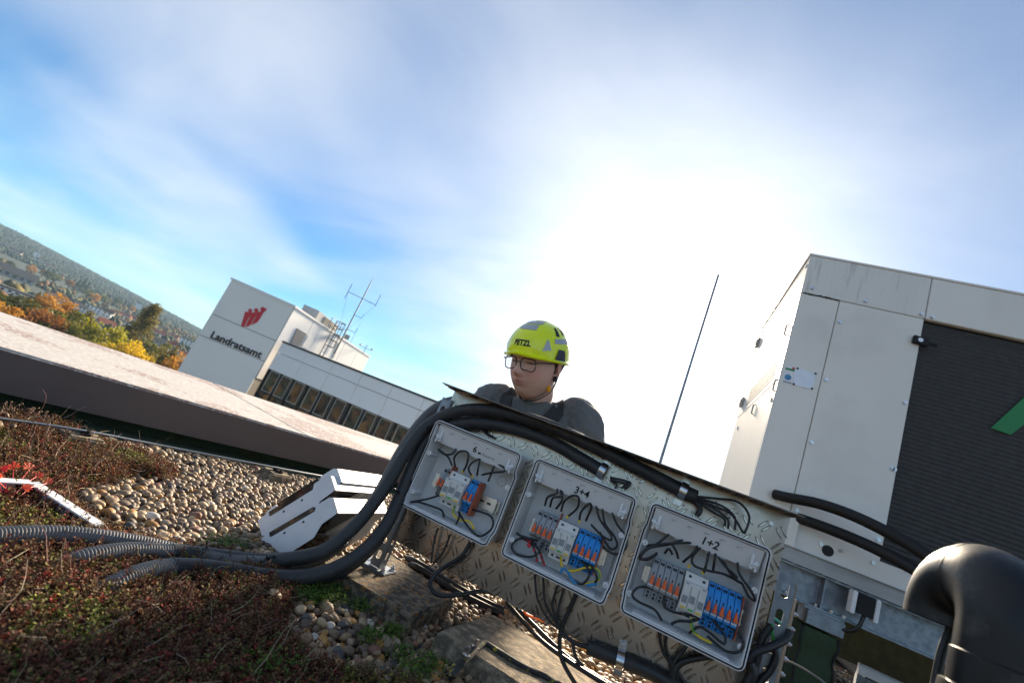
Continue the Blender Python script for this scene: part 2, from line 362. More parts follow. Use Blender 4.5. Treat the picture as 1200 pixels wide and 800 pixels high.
# houses
m_wallw = M('white render', (.80, .79, .77), (.74, .73, .71), rough=.8, scale=.3)
m_wallc = M('cream render', (.64, .57, .45), (.58, .52, .42), rough=.8, scale=.3)
m_wallg = M('grey render', (.33, .33, .33), (.29, .29, .29), rough=.8, scale=.3)
m_tiler = M('red roof tiles', (.34, .09, .05), (.25, .07, .04), rough=.8, scale=.8)
m_tileb = M('brown roof tiles', (.13, .075, .05), (.10, .06, .045), rough=.8, scale=.8)
m_slate = M('dark slate roof', (.045, .045, .05), (.065, .062, .06), rough=.7, scale=.8)
m_wglass = M('far window glass', (.03, .035, .04), rough=.15)
def house(px, py, wpx, hpx, wall, roofm, style, label, depth=.7, turn=0., nw=4, floors=2, roofpx=None):
    p = on_terrain(px, py); dist = p.xy.length; k = (p-Vector(CP)).length/ (F*math.hypot(math.hypot(px-600, py-400)/F, 1))
    wd = wpx*k; ht = hpx*k; dp_ = wd*depth; a = math.atan2(p.x, p.y); rot = Matrix.Rotation(-a+turn, 3, 'Z')
    t = thing('apartment_block' if style == 'flat' else 'house', p, label, 'building' if style == 'flat' else 'house', 'houses of the distant town')
    def q(x, y, z): return p + rot @ Vector((x, y, z))
    def bx(mb_, x0, x1, y0, y1, z0, z1): mb_.box(q((x0+x1)/2, (y0+y1)/2, (z0+z1)/2), (x1-x0, y1-y0, z1-z0), rot)
    mb = MB(); bx(mb, -wd/2, wd/2, -dp_/2, dp_/2, -3, ht); mb.build('wall', wall, t)
    mb = MB()
    if style == 'flat': bx(mb, -wd/2-.3, wd/2+.3, -dp_/2-.3, dp_/2+.3, ht, ht+.08*ht+.3)
    else:
        rh = (roofpx*k if roofpx else dp_*.42); e = .04*wd+.3
        A = [(-wd/2-e, -dp_/2-e, ht-.2), (-wd/2-e, dp_/2+e, ht-.2), (-wd/2-e, 0, ht+rh)]
        if style == 'gable_front': A = [(-wd/2-e, -dp_/2-e, ht-.2), (wd/2+e, -dp_/2-e, ht-.2), (0, -dp_/2-e, ht+wd*.38)]; mb.prism([q(*v) for v in A], rot @ Vector((0, dp_+2*e, 0)))
        else: mb.prism([q(*v) for v in A], rot @ Vector((wd+2*e, 0, 0)))
    mb.build('roof', roofm, t)
    fh = ht/floors; ww = wd/(nw+.6)*.52
    for fl in range(floors):
        for i in range(nw):
            x = (i-(nw-1)/2)*wd/(nw+.3)
            mb = MB(); bx(mb, x-ww/2, x+ww/2, -dp_/2-.06, -dp_/2+.05, fl*fh+fh*.32, fl*fh+fh*.78); mb.build('window', m_wglass, t)
    return t
HS = [
 (20, 356, 58, 13, m_wallw, m_slate, 'flat', 'long white apartment block with rows of dark windows at far left', .35, .12, 9, 3),
 (14, 326, 34, 6, m_wallg, m_slate, 'gable', 'long house under a dark slate roof above the white apartment block', .5, .1, 5, 1),
 (50, 369, 15, 7, m_wallw, m_slate, 'flat', 'small white flat roofed house right of the long apartment block', .7, .1, 3, 2),
 (60, 352, 14, 5, m_wallc, m_tileb, 'gable', 'cream house with brown roof above the golden tree', .6, .3, 3, 1),
 (77, 356, 13, 5, m_wallg, m_tileb, 'gable', 'grey house with brown roof left of the orange tree', .6, -.2, 3, 1),
 (90, 364, 13, 6, m_wallw, m_slate, 'gable', 'white house with slate roof in the middle of the town', .7, .25, 3, 2),
 (106, 366, 16, 8, m_wallw, m_slate, 'flat', 'stepped white apartment house in the middle of the town', .6, .1, 4, 3),
 (122, 371, 13, 6, m_wallw, m_tileb, 'gable', 'white house with brown roof right of the stepped apartment house', .7, -.3, 3, 2),
 (119, 387, 15, 9, m_wallg, m_tiler, 'gable', 'red roofed house with grey wall above the yellow green tree', .8, .2, 3, 2),
 (137, 383, 18, 9, m_wallw, m_slate, 'flat', 'grey and white terraced flats left of the poplar', .6, .1, 4, 3),
 (133, 371, 12, 4, m_wallc, m_tiler, 'gable', 'cream house with red roof on the left of the red roofed row', .6, .1, 3, 1),
 (143, 374, 11, 5, m_wallw, m_tiler, 'gable', 'white house with red roof in the middle of the red roofed row', .6, -.2, 3, 1),
 (152, 377, 10, 5, m_wallc, m_tiler, 'gable_front', 'gabled red roofed house just left of the poplar', .7, .2, 2, 1),
 (159, 364, 5, 9, m_wallw, m_slate, 'flat', 'slim white tower block behind the poplar', .9, .3, 2, 5),
 (40, 303, 4, 8, m_wallw, m_slate, 'flat', 'small white tower standing on the hillside at far left', .9, .3, 1, 4),
 (6, 291, 13, 4, m_wallw, m_slate, 'gable', 'white house high on the hillside at the left edge', .5, .2, 3, 1),
 (16, 298, 11, 4, m_wallc, m_tileb, 'gable', 'cream house on the hillside below the white one', .5, -.2, 3, 1),
 (45, 309, 10, 4, m_wallw, m_slate, 'flat', 'low white house beside the small hillside tower', .6, .1, 3, 1),
 (56, 315, 9, 3.5, m_wallc, m_tileb, 'gable', 'small cream house on the hillside right of the tower', .6, .1, 2, 1),
 (183, 396, 12, 6, m_wallw, m_tiler, 'gable', 'white house with red roof just right of the poplar', .7, .1, 3, 2),
 (196, 398, 16, 5, m_wallc, m_tiler, 'gable', 'long cream house with red roof between poplar and sign tower', .5, -.15, 4, 1),
 (184, 406, 12, 7, m_wallg, m_slate, 'gable', 'dark roofed grey house at the foot of the poplar', .7, .25, 3, 2),
 (199, 409, 14, 6, m_wallw, m_tiler, 'gable_front', 'white gabled house in front of the long red roofed one', .7, .1, 3, 2),
 (214, 408, 13, 11, m_wallw, m_slate, 'flat', 'white balconied apartment house beside the sign tower', .7, .1, 3, 4),
 (209, 418, 12, 5, m_wallw, m_tiler, 'gable', 'low white house with red roof below the balconied flats', .7, .1, 3, 1),
 (189, 388, 9, 3.5, m_wallw, m_tileb, 'gable', 'tiny white house behind the poplar on its right', .7, .1, 2, 1),
]
for h in HS: house(*h)

# trees of the valley
m_bark = M('bark', (.07, .05, .035), (.045, .034, .025), rough=.9, scale=2)
LEAF = {'dark': leafmat('dark green leaves', (.055, .070, .014), (.10, .095, .018)), 'brown': leafmat('rust brown leaves', (.22, .085, .018), (.30, .12, .02)),
 'gold': leafmat('golden orange leaves', (.42, .20, .02), (.50, .26, .03)), 'green': leafmat('mid green leaves', (.12, .13, .015), (.20, .18, .02)),
 'lime': leafmat('yellow green leaves', (.30, .29, .015), (.42, .37, .02)), 'yellow': leafmat('yellow leaves', (.58, .40, .015), (.66, .46, .02)),
 'olive': leafmat('olive leaves', (.14, .115, .022), (.20, .16, .03)), 'fir': leafmat('dark fir needles', (.020, .032, .018), (.032, .044, .020))}
def crown_mesh(name, clumps, per, leaf, mat):
    V = []; k = 0
    for (c, cr) in clumps:
        n = int(per); dirs = RNG.standard_normal((n, 3)); dirs /= np.linalg.norm(dirs, axis=1)[:, None]
        p = np.array(c)+dirs*(RNG.random((n, 1))**.45)*np.array(cr)
        u = RNG.standard_normal((n, 3)); u /= np.linalg.norm(u, axis=1)[:, None]; q = np.cross(u, RNG.standard_normal((n, 3))); q /= np.linalg.norm(q, axis=1)[:, None]
        sz = leaf*(.6+.8*RNG.random((n, 1))); u *= sz; q *= sz*.6
        V.append(np.stack([p-u, p+q, p+u, p-q], 1).reshape(-1, 3)); k += n
    return raw(name, np.vstack(V), np.arange(k*4).reshape(-1, 4), mat)
PROTO = {}
def tree_protos(kind, shape):
    """unit tree (height 1): trunk with limbs, crown of leaf faces in clumps"""
    key = (kind, shape)
    if key in PROTO: return PROTO[key]
    tb = MB()
    if shape == 'poplar':
        tb.tube([(0, 0, 0), (.005, 0, .5), (0, .005, .95)], [.022, .012, .003], 6); cl_ = []
        for i in range(64):
            z = .06+.92*(i/63); w_ = .20*math.sin(math.pi*min(1, (z*.93+.10)))**.6; a = random.uniform(0, 6.28); r_ = w_*random.uniform(.2, .75)
            cl_.append(((r_*math.cos(a), r_*math.sin(a), z), (.062, .062, .075)))
        me = crown_mesh('crown', cl_, 130, .011, LEAF[kind])
    elif shape == 'cone':
        tb.tube([(0, 0, 0), (0, 0, .95)], [.025, .004], 6); cl_ = []
        for i in range(34):
            z = .12+.86*(i/33); w_ = .24*(1-z)+.01; a = i*2.4; cl_.append(((w_*.6*math.cos(a), w_*.6*math.sin(a), z), (.07*(1.2-z)+.015, .07*(1.2-z)+.015, .035)))
        me = crown_mesh('crown', cl_, 90, .014, LEAF[kind])
    else:
        tb.tube([(0, 0, -.05), (.01, 0, .2), (0, .01, .45)], [.035, .028, .016], 7)
        cl_ = []
        for i in range(9):
            a = i*2.4; e = (.27*math.cos(a), .27*math.sin(a), .42+.07*(i % 5)); tb.tube([(0, 0, .2+.02*i), (e[0]*.5, e[1]*.5, e[2]-.08), e], [.014, .009, .003], 5)
        for i in range(40):
            dd = Vector((random.gauss(0, 1), random.gauss(0, 1), random.gauss(.1, .9))).normalized()*random.uniform(.55, 1)
            s_ = random.uniform(.07, .13); cl_.append(((dd.x*.36, dd.y*.36, .58+dd.z*.33), (s_, s_, s_*.8)))
        me = crown_mesh('crown', cl_, 110, .018, LEAF[kind])
    PROTO[key] = (tb.mesh('trunk', m_bark, smooth=True), me); return PROTO[key]
def tree(px, py, hpx, kind, shape, label, wide=1.0, group='autumn trees beyond the roof edge', dist=None):
    p = on_terrain(px, py) if dist is None else None
    if p is None:                                                    # a near tree whose foot stands on the valley floor, hidden by the parapet
        dd = ray(px, py); q = CP+dd*dist/math.hypot(dd[0], dd[1]); top = q[2]; p = Vector((q[0], q[1], VALLEY)); h = top-VALLEY
    else: h = hpx*(p-Vector(CP)).length/(F*math.hypot(math.hypot(px-600, py-400)/F, 1))
    t = thing({'poplar': 'poplar_tree', 'cone': 'fir_tree'}.get(shape, 'autumn_tree'), p, label, 'tree', group)
    tm, cm = tree_protos(kind, shape); rz = random.uniform(0, 6.28)
    for n_, me in (('trunk', tm), ('crown', cm)):
        o = bpy.data.objects.new(n_, me); COL.objects.link(o); o.parent = t; o.scale = (h*wide, h*wide, h); o.rotation_euler = (0, 0, rz)
    return t
# (px, py) of the crown top and a distance for near trees
NEAR = [(-12, 338, 'gold', 'golden autumn tree at the left edge of the picture', 1.0, 150), (30, 345, 'dark', 'broad dark green tree above the roof edge at far left', 1.1, 170), (58, 358, 'brown', 'rust brown tree between dark green and golden trees', .85, 165),
 (76, 347, 'gold', 'golden orange round tree behind the rust brown one', .9, 235), (86, 362, 'green', 'large dark to mid green tree right of the rust brown tree', .9, 175), (104, 366, 'olive', 'olive green tree left of the yellow green tree', .8, 185),
 (133, 380, 'lime', 'bright yellow green tree left of the poplar', .9, 165), (150, 400, 'yellow', 'low bright yellow tree below the poplar', .75, 150), (168, 404, 'yellow', 'second low yellow tree right of the first below the poplar', .7, 155),
 (190, 399, 'green', 'green tree between poplar and sign tower', .75, 190), (205, 408, 'olive', 'olive tree just left of the sign tower', .6, 170), (217, 414, 'gold', 'orange yellow tree touching the sign tower edge', .5, 160), (112, 384, 'green', 'small green tree in front of the olive tree', .7, 158)]
for (px, py, kd, lb, wd, ds) in NEAR: tree(px+2, py-5, 0, kd, 'round', lb, wd*1.12, dist=ds)
tree(184, 359, 0, 'olive', 'poplar', 'tall slender olive poplar standing above the town', 1.15, dist=200)
FARTREES = [(32, 322, 14, 'gold', 'round', 'orange tree behind the dark slate roof at far left'), (52, 331, 16, 'dark', 'round', 'dark tree behind the white flats at far left'), (8, 316, 12, 'dark', 'round', 'dark tree on the slope at the left edge'),
 (60, 333, 15, 'green', 'round', 'green tree left of the dark firs'), (47, 326, 12, 'brown', 'round', 'brown tree on the slope above the white flats'), (78, 340, 14, 'brown', 'round', 'brown tree left of the fir group'),
 (84, 343, 18, 'fir', 'cone', 'leftmost dark fir of the fir group'), (90, 344, 20, 'fir', 'cone', 'tallest dark fir in the fir group'), (96, 345, 16, 'fir', 'cone', 'rightmost dark fir of the fir group'),
 (106, 356, 15, 'gold', 'round', 'orange tree in the middle of the town'), (99, 352, 15, 'green', 'round', 'green tree left of the orange tree in the town'), (119, 357, 13, 'green', 'round', 'green tree right of the orange tree in the town'), (122, 363, 9, 'brown', 'round', 'small brown tree above the red roofed row'),
 (134, 358, 11, 'dark', 'round', 'dark tree above the red roofed row'), (142, 362, 11, 'fir', 'cone', 'fir above the red roofed row'), (152, 367, 10, 'gold', 'round', 'small orange tree beside the slim white tower block'),
 (193, 391, 8, 'dark', 'round', 'small dark tree right of the poplar among red roofs'), (212, 396, 9, 'fir', 'cone', 'dark fir above the balconied flats'), (203, 391, 8, 'green', 'round', 'small green tree above the long red roofed house'), (222, 402, 8, 'olive', 'round', 'small olive tree between balconied flats and sign tower')]
for (px, py, hp, kd, sh, lb) in FARTREES: tree(px, py, hp, kd, sh, lb, 1.0, 'trees among the distant houses')
# ------------------------------------------------------------------ flat roof, parapet
PX0 = lambda y: -2.275 + .26*y                                        # near edge of the parapet
PDIR = Vector((.26, 1, 0)).normalized(); PNRM = Vector((1, -.26, 0)).normalized()   # along it, towards the camera
PW = 1.22; PZ = .205
def par(t, off, z): return Vector((PX0(0), 0, z)) + PDIR*t - PNRM*off
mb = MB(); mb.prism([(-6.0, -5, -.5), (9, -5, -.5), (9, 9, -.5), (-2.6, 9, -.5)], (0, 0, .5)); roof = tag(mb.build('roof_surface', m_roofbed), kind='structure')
tag(MB().bx(-1.9, 8.5, -4.8, -.7, .0, .03).build('gravel_bounce_field', M('pale gravel bounce field', (.44, .37, .28), (.28, .23, .17), rough=.9, scale=45, bump=.8, bscale=55, bdist=.02), origin=(3, -3, 0)), kind='structure')  # unseen pale field behind the camera, added to bounce light onto front faces
para = thing('roof_parapet', par(2, .2, 0), 'wide brown parapet with pale stained coping along the roof edge', 'parapet')
for i in range(9):                                                    # coping slabs
    t0, t1 = -4.2+i*1.6, -4.2+(i+1)*1.6-.006
    MB().prism([par(t0, -.0, PZ-.03), par(t1, -.0, PZ-.03), par(t1, PW, PZ-.03), par(t0, PW, PZ-.03)], (0, 0, .03)).build('coping_slab', m_coping, para, bevel=.006)
MB().prism([par(-4.2, -.012, .066), par(-4.2, -.012, PZ-.008), par(-4.2, .008, PZ-.034), par(-4.2, .02, .066)], PDIR*14.4).build('fascia', m_fascia, para)
MB().prism([par(-4.2, .06, -.02), par(-4.2, .06, PZ-.035), par(-4.2, PW-.05, PZ-.035), par(-4.2, PW-.05, -.5)], PDIR*14.4).build('felt_upstand', m_felt, para)
MB().prism([par(-4.2, PW-.03, -.6), par(-4.2, PW-.03, PZ-.032), par(-4.2, PW+.01, PZ-.032), par(-4.2, PW+.01, -.6)], PDIR*14.4).build('outer_cladding', m_fascia, para)
m_felt2 = m_felt
tag(MB().prism([par(-4.2, -.10, .004), par(-4.2, .08, .004), par(-4.2, .08, .020), par(-4.2, .0, .016)], PDIR*14.4).build('felt_strip', m_felt, para))
# own building below the roof
m_bldg = M('precast concrete wall', (.42, .41, .38), (.38, .37, .34), rough=.8, scale=.6)
tag(MB().prism([(-5.6, -4.9, VALLEY), (8.9, -4.9, VALLEY), (8.9, 8.9, VALLEY), (-2.75, 8.9, VALLEY)], (0, 0, 24.8)).build('building_walls', m_bldg, origin=(1, 2, VALLEY)), kind='structure')

# lightning conductor with its concrete feet
wp = [onz(-160, 467, .058), onz(0, 490, .058), onz(95, 504, .064), onz(200, 524, .058), onz(325, 548, .066), onz(420, 565, .058)]
wp.append(wp[-1]+(wp[-1]-wp[-2])*2.5)
tag(MB().tube(spline(wp, 6), .0042, 8).build('lightning_conductor', m_galv, smooth=True, origin=wp[2]), 'thin bright lightning conductor wire running along the foot of the parapet', 'wire')
def holder(px, py, label, rz):
    p = onz(px, py, .05); p.z = 0; r_ = Matrix.Rotation(rz, 3, 'Z'); t = thing('conductor_foot', p, label, 'concrete foot', 'feet of the lightning conductor')
    mb = MB(); q = lambda x, y, z: p + r_ @ Vector((x, y, z))
    b = [(-.062, -.062), (.062, -.062), (.062, .062), (-.062, .062)]; rows = [[q(x*k, y*k, z) for x, y in b] for k, z in ((1.0, .0), (1.0, .02), (.80, .052))]
    mb.grid(rows, True); mb.add(rows[2], [(0, 1, 2, 3)]); mb.build('block', m_concrete2, t, bevel=.006, weld=True)
    MB().box(q(0, 0, .057), (.055, .02, .008), r_).cyl(q(-.02, 0, .058), q(-.02, 0, .070), .006).cyl(q(.02, 0, .058), q(.02, 0, .070), .006).build('clip', m_black, t)
holder(325, 553, 'concrete foot of the lightning wire beside the white box covers', -.25); holder(98, 509, 'lichened concrete foot of the lightning wire among the sedum at left', -.2)

# ------------------------------------------------------------------ office building with the sign tower
m_facade = M('off white facade panel', (.80, .775, .72), (.77, .745, .69), rough=.55, scale=.5)
m_facade2 = M('white facade panel', (.82, .81, .79), (.79, .78, .76), rough=.55, scale=.5)
m_seam = M('facade joint', (.30, .28, .25), rough=.8)
m_cap = M('dark brown roof cap', (.06, .045, .04), rough=.5); m_mull = M('dark window mullion', (.018, .018, .02), rough=.35)
m_glass = M('reflective office glass', (.016, .022, .028), rough=.03, spec=1.0, coat=.6)
m_frame = M('pale window frame', (.45, .43, .38), rough=.4); m_red2 = M('red sign paint', (.55, .02, .03), rough=.4); m_letter = M('black sign lettering', (.012, .012, .013), rough=.4)
m_door = M('dark grey metal door', (.085, .095, .105), rough=.5); m_mast = M('weathered mast', (.22, .22, .21), rough=.5, metal=.5); m_unit = M('rooftop unit sheet', (.42, .42, .41), (.36, .36, .35), rough=.45, scale=2)
HD = 36.0
def hdist(px, py, hd): r_ = ray(px, py); return Vector(CP+r_*hd/math.hypot(r_[0], r_[1]))
K = hdist(344.6, 360, HD); ZT = K.z; A = onz(272, 328, ZT); B = onz(432.5, 418.5, ZT)
KW = hdist(330.5, 399, HD); ZW = KW.z
def pl(px, py, P0, n): d_ = Vector(ray(px, py)); return Vector(CP) + d_*((P0-Vector(CP)).dot(n)/d_.dot(n))
e1 = (K-A).normalized(); n1 = Vector((e1.y, -e1.x, 0)); n1 = n1 if n1.dot(Vector(CP)-K) > 0 else -n1
e2 = (B-K).normalized(); n2 = Vector((e2.y, -e2.x, 0)); n2 = n2 if n2.dot(Vector(CP)-K) > 0 else -n2
off = thing('office_building', (K.x, K.y, VALLEY), 'white office building with sign tower and long window wing behind the parapet', 'building')
def low(p, z): return Vector((p.x, p.y, z))
Dk = A+(B-K)
MB().prism([low(p, VALLEY) for p in (K, A, Dk, B)], (0, 0, ZT-VALLEY)).build('tower_core', m_seam, off)
zs = [ZT, pl(326, 400.5, K, n1).z, pl(312.5, 424.5, K, n1).z, -4.5, -10, -16, VALLEY]
for i in range(len(zs)-1):                                             # sign face panels
    a, b = zs[i]-(.0 if i == 0 else .025), zs[i+1]+.025
    mb = MB(); mb.prism([low(A, b)+e1*.0, low(K, b), low(K, a), low(A, a)], n1*.06); pn = mb.build('facade_panel', m_facade, off)
L2 = (B-K).length; nseg = 5
for i in range(nseg):                                                  # flank panels with the door
    q0, q1 = K+e2*(L2*i/nseg+.03+(.0 if i else .02)), K+e2*(L2*(i+1)/nseg-.03)
    MB().prism([low(q0, ZW-3), low(q1, ZW-3), low(q1, ZT-.02), low(q0, ZT-.02)], n2*.05).build('facade_panel', m_facade2, off)
MB().prism([low(p, ZT) + o_ for p, o_ in ((A, -e1*.1+n1*.12), (K, n1*.12+n2*.1), (B, n2*.1+e2*.1), (Dk, e2*.1))], (0, 0, .14)).build('tower_coping', m_facade2, off)
# wing along the x axis
WX0, WX1, WY = KW.x+.1, KW.x+24, KW.y
wtop = ony(400, 467.8, WY).z; wsill = wtop-3.4; bay = 1.22; seamz = ony(326.5, 413, WY).z
MB().bx(WX0, WX1, WY+.365, WY+9, VALLEY, ZW-.12).build('wing_core', m_seam, off)
MB().bx(WX0, WX1, WY-.06, WY+9.05, ZW-.10, ZW+.02).build('wing_coping', m_cap, off)
npan = int((WX1-WX0)/(2*bay))
for i in range(npan):
    for (za, zb, sh) in ((ZW-.11, seamz, .0), (seamz-.03, wtop, -.0)):
        x0 = WX0+i*2*bay+.015; MB().bx(x0, x0+2*bay-.03, WY, WY+.36, zb, za).build('facade_panel', m_facade2, off)
for zc in (-6.0, -10.5, -15.0, -19.5):
    MB().bx(WX0, WX1, WY, WY+.36, zc, zc+2.2).build('facade_panel', m_facade2, off)
MB().bx(WX0, WX1, WY, WY+.36, wsill-1.6, wsill).build('facade_panel', m_facade2, off)
for i in range(npan*2):
    x0 = WX0+i*bay; wn = MB().bx(x0, x0+.09, WY+.02, WY+.12, wsill, wtop).bx(x0+.09, x0+bay, WY+.05, WY+.10, wtop-1.62, wtop-1.54).build('window', m_mull, off)
    MB().bx(x0+.09, x0+bay, WY+.105, WY+.125, wsill, wtop).build('pane', m_glass, wn)
    xf = x0+.16+(.0 if i % 3 else .12)
    f = .035; xa, xb, za, zb = xf, min(xf+bay*.72, x0+bay-.02), wtop-1.50, wtop-.06
    MB().bx(xa, xa+f, WY+.080, WY+.104, za, zb).bx(xb-f, xb, WY+.080, WY+.104, za, zb).bx(xa+f, xb-f, WY+.080, WY+.104, za, za+f).bx(xa+f, xb-f, WY+.080, WY+.104, zb-f, zb).build('sash', m_frame, wn)
# lettering and emblem on the tower
def face_fn(cpx, cpy, k=1.0, n_off=.085):
    c = pl(cpx, cpy, K+n1*n_off, n1); return lambda x, y: c + e1*x*k + Vector((0, 0, 1))*y*k
wt = (pl(306.5, 417, K, n1)-pl(248, 393, K, n1)).length
tm = text_mesh('Landratsamt', 1, .015); xs = [v.co.x for v in tm.vertices]; sz_ = wt/(max(xs)-min(xs)); bpy.data.meshes.remove(tm)
put_text('lettering', 'Landratsamt', sz_, face_fn(277.2, 404.2, 1, .065), m_letter, off, bold=.020*sz_, thick=.05, nrm=n1)
LOGO = [[(428, 365), (470, 220), (475, 200), (515, 208), (560, 212), (505, 290), (462, 378), (440, 378)],
        [(475, 378), (517, 292), (560, 212), (610, 208), (630, 206), (578, 280), (538, 352), (510, 374)],
        [(547, 358), (588, 282), (630, 206), (660, 198), (700, 170), (728, 160), (712, 190), (690, 208), (645, 285), (615, 325)]]
for cx, cy, r_ in ((533, 190, 23), (604, 186, 25), (680, 173, 27)): LOGO.append([(cx+r_*math.cos(a*math.pi/6), cy+r_*math.sin(a*math.pi/6)) for a in range(12)])
mb = MB()
for poly in LOGO: mb.prism([pl(240+x/10, 345+y/10, K+n1*.065, n1) for x, y in poly], n1*.04)
mb.build('emblem', m_red2, off)
# door, hatch and gutter on the tower flank
def zq(x, y): return (320+x/7.27, 320+y/7.27)
def quad(name, pts, P0, n, th, mat, par_): return MB().prism([pl(*p, P0, n) for p in pts], n*th).build(name, mat, par_)
P2 = K+n2*.052
dr = quad('door', [zq(205, 470), zq(282, 515), zq(222, 622), zq(145, 590)], P2, n2, .05, m_door, off)
quad('hatch', [zq(298, 532), zq(345, 560), zq(300, 650), zq(240, 625)], P2, n2, .04, m_facade, off)
quad('downpipe', [zq(565, 590), zq(572, 594), zq(512, 726), zq(505, 722)], P2, n2, .08, m_facade, off)
# rooftop unit, ladder, masts: things standing on the tower
def zat(px, py, P): r_ = ray(px, py); return CAM_H + math.hypot(P.x, P.y)*r_[2]/math.hypot(r_[0], r_[1])
ub = onz(*zq(350, 410), ZT+.14); uw = Vector((e1.x, e1.y, 0)); ud = Vector((e2.x, e2.y, 0)); uh = zat(*zq(375, 312), ub)-ZT-.14
un = thing('rooftop_cooling_unit', ub, 'grey louvred cooling unit on top of the sign tower', 'cooling unit')
MB().prism([ub-uw*1.3, ub, ub+ud*1.0, ub+ud*1.0-uw*1.3], (0, 0, uh)).build('casing', m_unit, un, bevel=.02)
for k in range(2):
    p0 = ub+ud*(1.03+k*1.35); MB().prism([p0-uw*1.3, p0, p0+ud*1.3, p0+ud*1.3-uw*1.3], (0, 0, uh*(.95-.05*k))).build('fan_section', m_unit, un, bevel=.02)
    for j in range(7):
        z = .1*uh+j*uh*.115; MB().prism([p0+ud*.08+Vector((0, 0, z)), p0+ud*1.22+Vector((0, 0, z)), p0+ud*1.22+Vector((0, 0, z+uh*.06)), p0+ud*.08+Vector((0, 0, z+uh*.06))], uw*.03+n2*.04).build('louvre', m_seam, un)
lb = pl(*zq(415, 690), K+n2*.3, n2); lad = thing('caged_ladder', lb, 'steel ladder with safety cage on the flank of the sign tower', 'ladder')
lt = ZT+1.0; lw = e2*.28; l0 = low(lb, ZW)
for s_ in (-1, 1): MB().cyl(l0+lw*s_, low(l0+lw*s_, lt), .035, 6).build('rail', m_mast, lad)
mb = MB()
for k in range(int((lt-ZW)/.3)): mb.cyl(l0-lw+Vector((0, 0, .3*k+.2)), l0+lw+Vector((0, 0, .3*k+.2)), .02, 5)
tag(mb.build('rungs', m_mast, lad), kind='stuff')
for k in range(5):
    z = ZW+1.3+k*(lt-ZW-1.3)/4; MB().tube([low(l0, z)+lw*1.1*math.cos(a)+n2*.7*math.sin(a) for a in [math.pi*i/10 for i in range(11)]], .03, 5).build('cage_hoop', m_mast, lad)
for a in (.25, .5, .75): q_ = l0+lw*1.1*math.cos(a*math.pi)+n2*.7*math.sin(a*math.pi); MB().cyl(low(q_, ZW+1.3), low(q_, lt), .022, 5).build('cage_bar', m_mast, lad)
mb = MB()
for t_ in (-.6, .3, 1.2):
    q_ = low(l0, ZT)-n2*.3+e2*t_; mb.cyl(q_, q_+Vector((0, 0, 1.1)), .03, 5)
for z in (.55, 1.1): mb.cyl(low(l0, ZT+z)-n2*.3-e2*.6, low(l0, ZT+z)-n2*.3+e2*1.2, .025, 5)
mb.build('guard_rail', m_mast, lad)
mp_ = pl(*zq(567, 598), K+n2*.25, n2); mt = zat(*zq(820, 100), mp_); z0 = zat(*zq(567, 598), mp_); Hm = mt-z0
mast = thing('antenna_mast', low(mp_, z0), 'tall radio mast with crossarm and whip antennas on the sign tower', 'antenna')
ex = Vector((AX[0], AX[1], 0)); ex = Vector((math.cos(-math.atan2(mp_.x, mp_.y)), math.sin(-math.atan2(mp_.x, mp_.y)), 0))
MB().tube([low(mp_, z0-1), low(mp_, z0+Hm*.6), low(mp_, mt), low(mp_, mt+Hm*.16)], [.07, .055, .05, .012], 8).build('pole', m_mast, mast)
def mz(f): return low(mp_, z0+Hm*f)
MB().cyl(mz(.76)-ex*1.35, mz(.76)+ex*1.25, .03, 6).build('crossarm', m_mast, mast)
for x_, a_, b_ in ((-1.35, -.12, .14), (1.25, -.02, .18)): MB().cyl(mz(.76+a_)+ex*x_, mz(.76+b_)+ex*x_, .028, 6).build('whip', m_mast, mast)
for f_, s_ in ((.48, .7), (.24, .75)): MB().tube([mz(f_), mz(f_)+ex*s_, mz(f_+.07)+ex*s_], .026, 6).build('side_arm', m_mast, mast)
MB().tube([mz(.22), mz(.22)-ex*.9, mz(.28)-ex*.9], .026, 6).build('side_arm', m_mast, mast)
MB().box(mz(.13)+ex*.3, (.35, .25, .4)).build('junction_box', m_frame, mast)
for a_, b_ in (((.74, -1.3), (.30, -.75)), ((.72, 1.2), (.26, .1))): MB().cyl(mz(a_[0])+ex*a_[1], mz(b_[0])+ex*b_[1], .012, 4).build('stay', m_mast, mast)
wp_ = pl(*zq(775, 665), K+n2*.1, n2); wst = thing('weather_sensor', low(wp_, ZT), 'small weather sensor on the tower roof edge right of the mast', 'sensor'); wz = zat(*zq(805, 610), wp_)-ZT
MB().cyl(low(wp_, ZT), low(wp_, ZT+wz), .03, 6).build('pole', m_mast, wst); MB().cyl(low(wp_, ZT+wz*.6)-ex*.6, low(wp_, ZT+wz*.6)+ex*.6, .025, 6).sphere(low(wp_, ZT+wz*.75)+ex*.6, .1, 8, 6).sphere(low(wp_, ZT+wz*.7)-ex*.6, .1, 8, 6).build('sensor_arm', m_mast, wst)
rp_ = pl(*zq(660, 590), K+n2*.05, n2); tag(MB().tube([low(rp_, ZT), low(rp_, ZT+2.3)], [.02, .008], 5).build('air_terminal', m_mast, origin=low(rp_, ZT)), 'thin lightning spike on the tower roof between mast and sensor', 'lightning rod')
